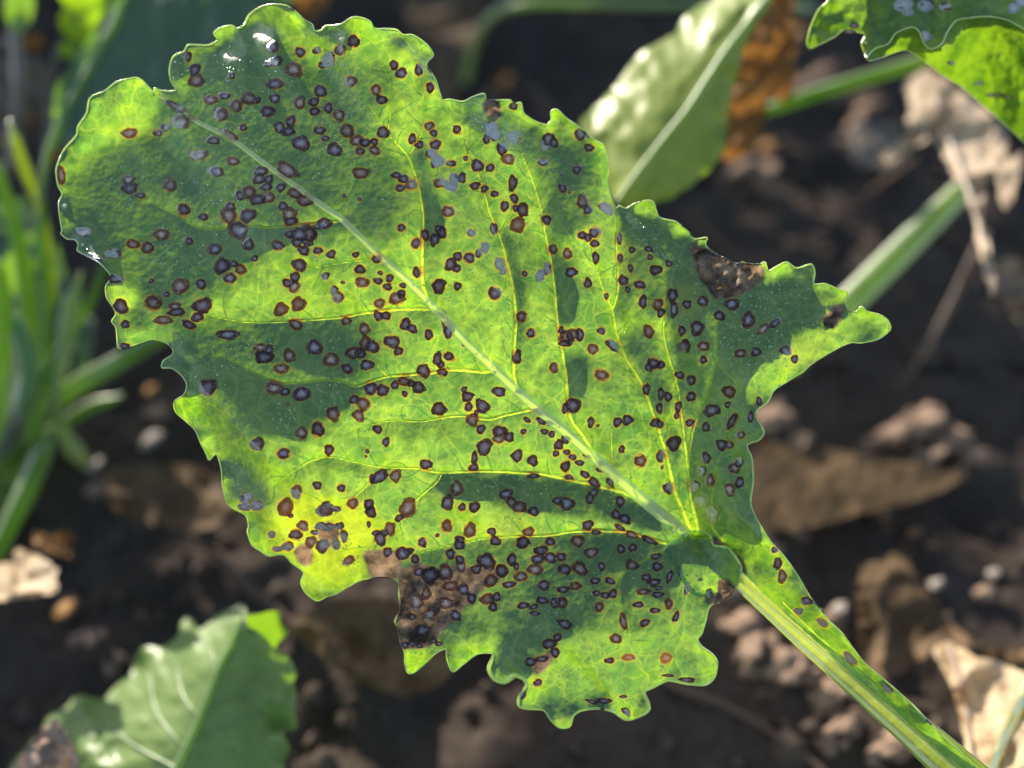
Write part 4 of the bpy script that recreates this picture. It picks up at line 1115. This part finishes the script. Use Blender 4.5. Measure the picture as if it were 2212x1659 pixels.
# frilled leaf, upper right corner
polyT = [(1793,-5),(1768,22),(1752,56),(1743,91),(1748,104),(1761,100),(1802,80),(1821,66),(1868,73),(1861,94),(1868,116),(1877,131),(1902,125),(1936,112),
(1964,109),(2008,141),(2040,165),(2077,187),(2114,219),(2161,259),(2212,306),(2310,390),(2420,300),(2420,-120),(2000,-160),(1820,-120)]
O = catmull(polyT, 5, True)
vx_, vy_, q_ = sheet(O, 5)
de, _, _ = segdist(vx_, vy_, O, True)
cr = catmull([(1868,100),(1880,75),(1900,45),(1925,20)], 5)
CR = catmull([(1871,125),(1890,105),(1918,95),(1935,72),(1970,58),(1985,68),(1995,92),(2010,106),(2034,95),(2046,70),(2065,45),(2100,38),(2140,36),(2180,45),(2230,75),(2300,130)], 5)
dc, ncr, _ = segdist(vx_, vy_, CR)
below = vy_ > np.interp(vx_, CR[:, 0], CR[:, 1])
below &= vx_ > 1868
z = np.where(below, -.00017 * dc, -.00010 * np.minimum(dc, 110))
zl = np.where(vx_ < 1870, .0045 * np.sin((vx_ - 1743) / 40.0) - .00007 * (vy_ - 40), 0)
z = z + np.where(vx_ < 1870, zl, 0) + .0025 * fbm(vx_ / 45, vy_ / 45, 341, 3) + .0008 * fbm(vx_ / 14, vy_ / 14, 345, 2)
dT = 0.285 - z
t = thing('beet_leaf', 'frilled bright green beet leaf in the upper right corner', 'leaf', P(2400, 0, .30))
mesh_obj('leaf_blade', P(vx_, vy_, dT), q_, M_BG3, t)


def near_d(M, vx_, vy_, d_):
    return np.array([d_[((vx_ - a) ** 2 + (vy_ - b_) ** 2).argmin()] for a, b_ in M[:, :2]])


e = O[(O[:, 0] < 2215) & (O[:, 1] > -10)]
i0 = int(np.argmax(np.linalg.norm(np.diff(e, axis=0), axis=1))) + 1
e = np.concatenate([e[i0:], e[:i0]]) if np.linalg.norm(e[0] - e[-1]) < 30 else e
v_, f_ = tube(P(e[:, 0], e[:, 1], near_d(e, vx_, vy_, dT)), 2.0 * pxm(.285), 6)
mesh_obj('leaf_margin', v_, f_, M_MARGIN, t, attrs={'necro': np.zeros(len(v_))})
c_ = CR[CR[:, 0] < 2290]
v_, f_ = tube(P(c_[:, 0], c_[:, 1], near_d(c_, vx_, vy_, dT) - .0003), 1.9 * pxm(.285), 6)
mesh_obj('rolled_margin', v_, f_, M_MARGIN, t, attrs={'necro': np.zeros(len(v_))})
for (x, y, a, bb) in [(1951,10,22,16),(1960,25,14,10),(2000,12,18,14),(2042,14,14,10),(1998,78,16,11),(1846,55,13,7),(1835,68,14,5),(2190,18,14,12),(2205,0,16,14),(2054,136,8,5),(2115,180,14,4),(2150,205,22,5),(2175,210,14,4)]:
    n = 12; ph = np.arange(n) * 2 * math.pi / n
    px = [x]; py = [y]; rg = [0]
    for rr in (.5, .8, 1.0):
        px += list(x + a * rr * np.cos(ph) * (1 + .1 * np.sin(2 * ph + x))); py += list(y + bb * rr * np.sin(ph)); rg += [rr] * n
    M = np.stack([px, py], 1); dd = near_d(M, vx_, vy_, dT) - .0004 + .0002 * np.array(rg)
    f = [(0, 1 + j, 1 + (j + 1) % n) for j in range(n)] + [(1 + r_ * n + j, 1 + (r_ + 1) * n + j, 1 + (r_ + 1) * n + (j + 1) % n, 1 + r_ * n + (j + 1) % n) for r_ in range(2) for j in range(n)]
    mesh_obj('leaf_spot', P(M[:, 0], M[:, 1], dd), f, M_SPOTB, t, attrs={'ring': rg})

# stalks
M_ST1 = mat_green('stalk_mid_green', (0.06, 0.12, 0.02), (0.13, 0.19, 0.05), (0.16, 0.30, 0.01), (0.26, 0.38, 0.02), .2, .5, 30, .001, .4)
M_ST2 = mat_green('stalk_pale', (0.16, 0.22, 0.08), (0.25, 0.30, 0.13), (0.2, 0.3, 0.03), (0.30, 0.40, 0.05), .3, .45, 30, .001, .4)
M_ST3 = mat_green('stalk_lime', (0.13, 0.17, 0.02), (0.18, 0.22, 0.03), (0.40, 0.48, 0.02), (0.46, 0.52, 0.02), .6, .3, 30, .001, .4)
M_TWIG = NT('twig_bark'); M_TWIG = M_TWIG.solid((0.15, 0.095, 0.07), .8, M_TWIG.bump(M_TWIG.noise(250, 4), .6, .002))


def strand(pts, n=12, groove=True, taper=False):
    a = catmull([(p[0], p[1], p[2] * 1000, p[3]) for p in pts], 10)
    d = a[:, 2] / 1000
    L = P(a[:, 0], a[:, 1], d)
    if taper: a[:, 3] *= np.clip(np.minimum(np.arange(len(a)), np.arange(len(a))[::-1]) / 5.0, .15, 1) ** .6
    return tube(L, a[:, 3] * pxm(d), n, (lambda p: 1 - .22 * max(0, math.sin(p)) ** 4 + .06 * math.cos(3 * p)) if groove else None)


def stalk(pts, mat, label, name='leaf_stalk', cat='stalk', groove=True, group='stalks of neighbouring beets'):
    v_, f_ = strand(pts, 14, groove)
    o = mesh_obj(name, v_, f_, mat); tag(o, label, cat, group); return o


stalk([(1760,20,.66,9),(1700,13,.65,9),(1500,12,.64,9),(1300,8,.63,9),(1160,6,.62,9),(1085,22,.63,10),(1045,55,.64,10),(1020,110,.66,10),(1005,180,.68,9)], M_ST2, 'thin pale stalk running along the top edge')
stalk([(1640,242,.52,10),(1677,230,.515,13),(1750,205,.51,15),(1830,180,.50,15),(1930,150,.49,15),(2010,125,.48,14),(2090,95,.47,13)], M_ST1, 'green stalk slanting under the frilled leaf')
stalk([(2140,340,.50,20),(2075,415,.49,24),(1960,530,.48,30),(1850,640,.47,31),(1780,710,.465,30),(1700,790,.46,30)], M_ST2, 'broad pale green stalk between pale dead leaf and spotted leaf')
stalk([(1480,450,.60,7),(1600,560,.60,7),(1700,545,.59,7),(1800,475,.585,7),(1900,400,.58,6),(1985,340,.57,5)], M_TWIG, 'dim brown twig lying in the dark soil', 'twig', 'twig', False, 'twigs on the soil')
gy = lambda x, y, h=.006: float(gdepth(x, y, h))
stalk([(390,1120,gy(390,1120),8),(430,1165,gy(430,1165),9),(520,1255,gy(520,1255),10),(590,1310,gy(590,1310),11),(650,1360,gy(650,1360),10)], M_TWIG, 'grey brown twig behind the lower left leaf tip', 'twig', 'twig', False, 'twigs on the soil')
stalk([(1430,1465,gy(1430,1465),10),(1480,1490,gy(1480,1490),12),(1560,1520,gy(1560,1520),9),(1650,1570,gy(1650,1570),7),(1760,1650,gy(1760,1650),7),(1830,1720,gy(1830,1720),6)], M_TWIG, 'thin pale root trailing below the front lobe', 'root', 'root', False, 'twigs on the soil')
stalk([(2132,505,.49,9),(2110,540,.50,9),(2062,640,.52,8),(2010,740,.54,6),(1960,815,.55,5),(1935,860,.56,4)], mat_dry('dry_stem', (.12, .07, .05), (.25, .16, .11), (.34, .23, .17), (.05, .03, .02)), 'thin dry brown stem hanging from the pale dead leaf', 'dry_stem', 'stem', False, 'twigs on the soil')

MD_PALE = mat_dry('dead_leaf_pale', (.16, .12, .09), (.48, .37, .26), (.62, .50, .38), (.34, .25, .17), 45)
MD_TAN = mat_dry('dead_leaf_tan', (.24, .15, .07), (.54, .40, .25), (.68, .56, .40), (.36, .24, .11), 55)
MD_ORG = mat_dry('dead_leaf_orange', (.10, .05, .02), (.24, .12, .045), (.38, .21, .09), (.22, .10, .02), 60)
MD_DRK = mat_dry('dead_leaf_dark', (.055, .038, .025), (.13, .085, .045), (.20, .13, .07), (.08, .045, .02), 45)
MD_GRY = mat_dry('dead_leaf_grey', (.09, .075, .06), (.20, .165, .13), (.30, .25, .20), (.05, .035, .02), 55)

# plant at the left edge
t = thing('beet_plant', 'clump of green beet stalks at the left edge', 'plant', P(20, 960, gy(20, 960, 0)))
for pts, m in [
    ([(10,1000,.50,16),(45,830,.48,20),(62,700,.46,21),(48,560,.45,17),(15,430,.44,13),(-20,330,.43,10)], M_ST1),
    ([(30,980,.50,12),(95,800,.47,15),(103,640,.45,12),(88,520,.44,10),(96,430,.44,9)], M_ST1),
    ([(40,980,.50,9),(110,860,.47,11),(146,720,.45,19),(156,655,.445,17),(176,590,.44,10)], M_ST2),
    ([(50,960,.49,12),(150,845,.47,20),(240,790,.45,20),(330,740,.44,17),(420,690,.43,14)], M_ST1),
    ([(150,740,.44,8),(128,790,.45,9),(122,850,.46,10),(132,920,.48,12),(155,965,.49,19),(195,1012,.505,22)], M_ST2),
    ([(110,930,.47,20),(95,970,.46,22),(65,1040,.45,22),(22,1130,.44,20),(-30,1240,.43,18)], M_ST1),
    ([(20,260,.42,9),(32,300,.42,12),(55,370,.43,15),(85,440,.44,11),(105,540,.45,9),(120,660,.46,9)], M_ST3),
    ([(0,1020,.50,18),(-10,850,.46,22),(10,700,.44,20),(-5,560,.43,15)], M_ST1),
    ([(-10,420,.47,10),(25,340,.47,12),(40,200,.47,13),(30,60,.48,12),(10,-40,.48,10)], MD_GRY),
    ([(75,520,.48,6),(90,400,.48,7),(105,290,.48,8),(110,180,.48,8),(130,80,.48,6)], MD_GRY),
    ([(0,1000,.49,16),(40,900,.46,22),(60,800,.45,24),(30,680,.44,20)], M_BG4),
    ([(60,960,.47,16),(80,860,.46,18),(130,760,.455,15),(200,640,.45,10),(230,560,.45,8)], M_ST1),
    ([(70,960,.49,10),(190,880,.485,13),(250,860,.48,12),(270,850,.48,9)], M_ST1)]:
    v_, f_ = strand([(a_, b_, c_, w_ * 1.0) for a_, b_, c_, w_ in pts], 12, True, True)
    mesh_obj('leaf_stalk', v_, f_, m, t)
for k, pg in enumerate(([(-60,470),(40,430),(110,500),(150,640),(120,800),(60,930),(-60,960)], [(-60,980),(40,930),(110,960),(80,1060),(20,1160),(-60,1180)], [(60,720),(140,640),(200,700),(190,800),(120,880),(60,860)])):
    O = catmull(pg, 6, True); O = O + np.stack([fbm(O[:, 0] / 25, O[:, 1] / 25, 380, 2), fbm(O[:, 0] / 25, O[:, 1] / 25, 381, 2)], 1) * 9
    vx_, vy_, q_ = sheet(O, 8)
    mesh_obj('leaf_blade', P(vx_, vy_, .515 - .00006 * (vx_ * .58 + (vy_ - 700) * .81) + .008 * fbm(vx_ / 60, vy_ / 60, 384 + k, 3)), q_, M_BG4 if k != 1 else M_ST1, t)
polyL = [(300,-50),(232,20),(188,85),(145,150),(120,190),(113,265),(108,330),(150,305),(230,312),(330,275),(430,220),(540,110),(640,-50)]
midL = [(300,-45,8),(262,20,9),(215,110,10),(165,200,9),(128,268,8),(100,340,7),(85,440,6)]
V_, q_, Lm, rm, O = fold_leaf(polyL, midL, lambda x, y: .44 - .000085 * ((x - 300) * .58 + (y - 120) * .81), lambda q: .002 * q, lambda q: .001 * q, 8, .002, 361)
mesh_obj('leaf_blade', V_, q_, M_BG4, t)
v_, f_ = tube(Lm, rm, 8); mesh_obj('midrib', v_, f_, M_RIB, t)
v_, f_ = tube(P(*np.array([(x, y, .46) for x, y in catmull([(215,150),(260,135),(330,128),(400,95)], 8)]).T), 3 * pxm(.46), 6); mesh_obj('vein', v_, f_, M_BG4, t)
for k, pg in enumerate(([(115,-30),(140,10),(126,45),(138,72),(160,90),(188,92),(213,70),(222,30),(230,-30)], [(128,96),(150,92),(172,100),(166,122),(142,127),(129,116)], [(20,-30),(60,-30),(75,10),(60,60),(30,70),(10,30)], [(10,560),(40,540),(75,560),(70,600),(40,640),(10,620)])):
    vx_, vy_, q_ = sheet(catmull(pg, 6, True), 7)
    mesh_obj('leaf_lobe', P(vx_, vy_, .47 + .01 * k * 0 + .00012 * (vy_ - vy_.mean()) + .004 * fbm(vx_ / 40, vy_ / 40, 370 + k, 2)), q_, M_LIME if k < 2 else M_BG2, t)

# ------------------------------------------------------------------ dead leaves



def crumple(poly, dfun, mat, label, amp=.008, scale=40, step=6, seed=1, parts=()):
    O = catmull(poly, 6, True)
    O = O + np.stack([vn(O[:, 0] / 11, O[:, 1] / 11, seed), vn(O[:, 0] / 11, O[:, 1] / 11, seed + 1)], 1) * 4
    vx_, vy_, q_ = sheet(O, step)
    rid = 1 - 2 * np.abs(fbm(vx_ / scale / 1.7, vy_ / scale / 1.7, seed, 3, .4))
    d = dfun(vx_, vy_) - amp * .9 * rid - amp * .12 * fbm(vx_ / scale * 2.2, vy_ / scale * 2.2, seed + 5, 2)
    V = P(vx_, vy_, d)
    t = thing('dead_leaf', label, 'dead leaf', V[V[:, 2].argmin()], 'dead leaves')
    mesh_obj('leaf_blade', V, q_, mat, t)
    for nm, pts, hw, m in parts:
        M = catmull(pts, 8); dd = near_d(M, vx_, vy_, d); dd = np.convolve(np.pad(dd, 3, mode='edge'), np.ones(7) / 7, 'valid') - .002
        v_, f_ = tube(P(M[:, 0], M[:, 1], dd), np.linspace(hw, hw * .6, len(M)) * pxm(dd), 8); mesh_obj(nm, v_, f_, m, t)
    return t


hf = lambda h: (lambda x, y: gdepth(x, y, h))
crumple([(1955,175),(1975,165),(2008,150),(2060,180),(2100,215),(2140,245),(2172,285),(2178,345),(2192,338),(2206,328),(2204,370),(2186,440),(2172,452),(2160,425),(2150,372),(2128,400),(2122,470),(2137,520),(2150,600),(2140,640),(2118,560),(2104,480),(2086,425),(2066,382),(2045,350),(2020,304),(2000,306),(1968,320),(1938,345),(1916,352),(1908,335),(1938,308),(1962,290),(1958,262),(1968,240),(1962,212)],
    lambda x, y: .47 - .00022 * ((x - 2060) * .58 + (y - 330) * .81), MD_PALE, 'crumpled pale beige dead leaf hanging at the right edge', .0075, 48, 5, 501, [('midrib', [(2020,215),(2060,330),(2105,450),(2130,560)], 6, MD_TAN)])
crumple([(2130,600),(2160,560),(2200,560),(2240,640),(2240,760),(2200,700),(2170,650)], lambda x, y: .5 + 0 * x, MD_GRY, 'dull grey brown dead leaf below the pale one at the right edge', .008, 40, 7, 511)
crumple([(1640,-30),(1712,-30),(1714,60),(1718,125),(1712,205),(1694,222),(1668,205),(1655,240),(1640,300),(1615,330),(1560,345),(1545,250),(1575,160),(1598,100),(1622,56)],
    lambda x, y: .46 + 0 * x, MD_ORG, 'orange brown dead leaf behind the folded sunlit leaf', .009, 34, 6, 521)
crumple([(1860,1222),(1900,1215),(1935,1192),(1960,1210),(2010,1290),(2060,1350),(2130,1395),(2212,1402),(2320,1420),(2320,1720),(2120,1720),(2085,1560),(2050,1450),(2020,1408),(1970,1440),(1900,1470),(1868,1450),(1850,1340)],
    hf(.022), MD_DRK, 'curled brown dead leaf lying in shade at the lower right', .009, 50, 7, 531)  # shaded part of one leaf, the shade put into the darker brown
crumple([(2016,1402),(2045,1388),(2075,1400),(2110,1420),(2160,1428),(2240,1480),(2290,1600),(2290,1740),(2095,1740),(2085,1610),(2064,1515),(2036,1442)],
    lambda x, y: gdepth(x, y, .055) - .00010 * ((x - 2150) * .58 + (y - 1500) * .81), MD_TAN, 'sunlit tan dead leaf with yellow midrib in the lower right corner', .008, 60, 6, 541,  # sunlit part of the same leaf, the light put into the tan
    [('midrib', [(2225,1470),(2185,1560),(2150,1640),(2130,1720)], 12, M_ST3), ('vein', [(2052,1395),(2075,1480),(2092,1560),(2108,1680)], 5, MD_ORG)])
crumple([(-30,1228),(20,1213),(40,1210),(28,1192),(40,1182),(62,1192),(92,1207),(125,1227),(118,1250),(124,1272),(105,1286),(70,1289),(-30,1298)],
    lambda x, y: gdepth(x, y, .05) - .00012 * ((x - 50) * .58 + (y - 1240) * .81), MD_TAN, 'torn tan and orange dead scrap at the left edge', .007, 32, 5, 551)
crumple([(68,1162),(80,1148),(105,1160),(135,1144),(162,1160),(156,1182),(150,1207),(112,1192),(76,1180)], hf(.04), MD_ORG, 'small orange dead scrap above the larger torn scrap', .006, 30, 5, 561)
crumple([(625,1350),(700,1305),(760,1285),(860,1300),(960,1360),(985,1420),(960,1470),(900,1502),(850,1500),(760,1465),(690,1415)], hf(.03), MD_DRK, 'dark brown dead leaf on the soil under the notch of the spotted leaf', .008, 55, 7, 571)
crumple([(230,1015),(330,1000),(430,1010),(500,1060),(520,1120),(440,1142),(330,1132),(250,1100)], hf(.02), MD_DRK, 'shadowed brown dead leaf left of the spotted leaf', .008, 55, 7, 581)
crumple([(-30,70),(30,92),(75,122),(112,160),(122,230),(98,292),(40,312),(-30,305)], lambda x, y: .49 + 0 * x, MD_GRY, 'brown withered leaf at the upper left edge', .01, 40, 6, 591)
crumple([(103,362),(115,312),(150,275),(185,248),(200,272),(152,335)], lambda x, y: .5 + 0 * x, MD_ORG, 'orange withered scrap behind the left lobe of the spotted leaf', .006, 34, 6, 601)
crumple([(30,60),(60,70),(95,85),(88,112),(60,108),(36,96)], lambda x, y: .5 + 0 * x, MD_ORG, 'tiny orange scrap among the green stalks at the upper left', .005, 30, 5, 611)
crumple([(620,-20),(700,-20),(712,8),(690,30),(660,36),(640,10)], lambda x, y: .5 + 0 * x, MD_ORG, 'yellow orange scrap behind the top of the spotted leaf', .005, 30, 5, 621)
crumple([(880,-20),(1030,-20),(1040,60),(1000,150),(980,230),(930,230),(925,120),(880,60)], lambda x, y: gdepth(x, y, .03), MD_DRK, 'dark brown dead leaf at the top edge behind the spotted leaf', .012, 50, 8, 631)
crumple([(1832,292),(1868,258),(1930,268),(1968,300),(1952,346),(1900,358),(1850,352)], hf(.03), MD_GRY, 'small grey brown dead leaf left of the pale hanging dead leaf', .006, 40, 6, 651)
crumple([(1640,960),(1760,965),(1880,985),(2010,1010),(2080,1030),(2000,1075),(1860,1110),(1740,1140),(1650,1140),(1600,1080)], hf(.012), MD_DRK, 'flattened grey brown dead leaf on the soil below the bright clods', .004, 80, 7, 641)

# ================================================================== ADDED ROW OF BEETS, unseen beyond the frame, placed to shade the soil
tg = list(targets)
for (x, y, h) in [(2080,260,.09),(2060,330,.09),(2100,1480,.05),(2150,1500,.05),(2100,1600,.05),(40,1240,.05),(110,1170,.04),(1640,60,.11),(1300,250,.16),(1450,150,.16),(1560,80,.16),(300,1452,.12),(420,1400,.12),(150,1600,.12),(150,680,.1),(50,370,.12),(180,40,.12),(1900,160,.1),(2060,430,.09),(1440,200,.15)]:
    tg.append((P(x, y, float(gdepth(x, y, h))), .02))


for pg, f, n in ((polyU, dU, 16), (polyB, dB, 16), (polyT, lambda x, y: .288, 14), ([(1955,175),(2060,180),(2178,345),(2204,370),(2130,400),(2122,540),(2066,382),(1916,352),(1960,260)], lambda x, y: .47 - .00022 * ((x - 2060) * .58 + (y - 330) * .81), 22),
                 ([(2016,1402),(2110,1420),(2250,1500),(2250,1700),(2095,1700)], lambda x, y: gdepth(x, y, .055) - .0001 * ((x - 2150) * .58 + (y - 1500) * .81), 10)):
    pg = np.array(pg, float); k = 0
    while k < n:
        x, y = rng.uniform(pg[:, 0].min(), pg[:, 0].max()), rng.uniform(pg[:, 1].min(), pg[:, 1].max())
        if inside(np.array([x]), np.array([y]), pg)[0]: tg.append((P(x, y, float(f(x, y))), .006)); k += 1


def beet_leaf_proto(seed):
    L = .26; n = 13; m = 9; v = []
    for i in range(n):
        s = i / (n - 1)
        w = 0 if s < .3 else .055 * math.sin(math.pi * min(1, (s - .3) / .7) ** .75) ** .8
        w = max(w, .006)
        cx = .17 * s ** 1.5; cz = L * (s - .42 * s ** 2.6)
        for j in range(m):
            q = j / (m - 1) * 2 - 1
            v.append((cx - .015 * q * q * (s > .3) + .008 * math.sin(9 * q + seed + s * 14) * abs(q), q * w, cz + .012 * abs(q) * (s > .3) + .006 * math.sin(s * 22 + seed) * abs(q)))
    f = [(i * m + j, i * m + j + 1, (i + 1) * m + j + 1, (i + 1) * m + j) for i in range(n - 1) for j in range(m - 1)]
    me = bpy.data.meshes.new('leaf_blade'); me.from_pydata(v, [], f)
    me.polygons.foreach_set('use_smooth', np.ones(len(me.polygons), bool)); me.materials.append(M_BG2); me.update()
    return me, np.array(v), f


PROT = [beet_leaf_proto(k * 1.7) for k in range(4)]
rays = [p + r * .7 * np.array([math.cos(k * 1.57), math.sin(k * 1.57) * .6, .6 * math.sin(k * 1.57)]) * (k > 0) for p, r in tg for k in range(5 if r > .007 else 3)]
for (x, y) in [(200,250),(150,450),(300,650),(450,850),(550,1080),(680,1250),(900,1400),(1200,1500),(1480,1440),(1560,1250),(1700,1280),(1900,1480),(1640,1000),(1850,720),(1500,560),(1150,300),(850,120),(600,60),(1000,800),(1200,1100),(1000,1150),(2080,1640),(1980,1560)]:
    rays.append(PL(np.array(float(x)), np.array(float(y))))
plants = []
xi = -1.6
while xi < .75:
    plants.append([xi, 1.12 + .10 * random.random(), []])
    plants.append([xi + .09, 1.36 + .12 * random.random(), []])
    xi += .17
hedge = []
vS = Vector(SUN)


def try_leaf(pl, k, a, s, ti):
    me, pv, f = PROT[k]
    ca, sa = math.cos(a), math.sin(a); ct, st_ = math.cos(ti), math.sin(ti)
    x = pv[:, 0] * ct + pv[:, 2] * st_; z = -pv[:, 0] * st_ + pv[:, 2] * ct
    W = np.stack([(x * ca - pv[:, 1] * sa) * s + pl[0], (x * sa + pv[:, 1] * ca) * s + pl[1], z * s], 1)
    if W[:, 2].min() < -.05 or W[:, 1].min() < .99: return False
    bv = BVHTree.FromPolygons([tuple(w) for w in W], f)
    for q0 in rays:
        if bv.ray_cast(Vector(q0), vS)[0] is not None: return False
    hedge.append(bv); pl[2].append((k, a, s, ti))
    return True


for pl in plants:
    for k in range(6):
        try_leaf(pl, random.randrange(4), k * 2.4 + random.random(), random.uniform(.7, 1.2), random.uniform(-.25, .4))
gs = [(x, y) for x in range(-150, 2400, 62) for y in range(0, 1720, 62)]
random.shuffle(gs)
for x, y in gs:
    q0 = P(x, y, float(gdepth(x, y, .015)))
    if min(np.linalg.norm(q0 - p) - r for p, r in tg) < .006: continue
    v0 = Vector(q0)
    if any(bv.ray_cast(v0, vS)[0] is not None for bv in hedge): continue
    for _ in range(10):
        yy = random.uniform(1.10, 1.45)
        al = (yy - q0[1]) / SUN[1]
        c = q0 + SUN * al
        s = max(.5, (c[2] + random.uniform(-.02, .05)) / .165)
        a = random.uniform(0, 6.28)
        if s > 2.8: break
        base = [c[0] - .065 * s * math.cos(a), c[1] - .065 * s * math.sin(a)]
        pl = min(plants, key=lambda p: (p[0] - base[0]) ** 2 + (p[1] - base[1]) ** 2)
        # lean the leaf of the nearest plant towards the wanted point
        dx, dy = c[0] - pl[0], c[1] - pl[1]
        a = math.atan2(dy, dx); hd = math.hypot(dx, dy)
        L = math.hypot(hd, c[2])
        s = L / .165
        ti = math.atan2(hd, c[2]) - math.atan2(.065, .15)
        if try_leaf(pl, random.randrange(4), a + random.uniform(-.1, .1), s, ti): break
for px, py, lv in plants:
    if not lv: continue
    t = thing('beet_plant', 'unseen beet plant added beyond the frame to shade the soil', 'plant', (px, py, 0), 'added beet plants beyond the frame')
    for k, a, s, ti in lv:
        o = bpy.data.objects.new('leaf_blade', PROT[k][0]); C.objects.link(o)
        o.parent = t; o.rotation_euler = (0, ti, a); o.scale = (s, s, s)
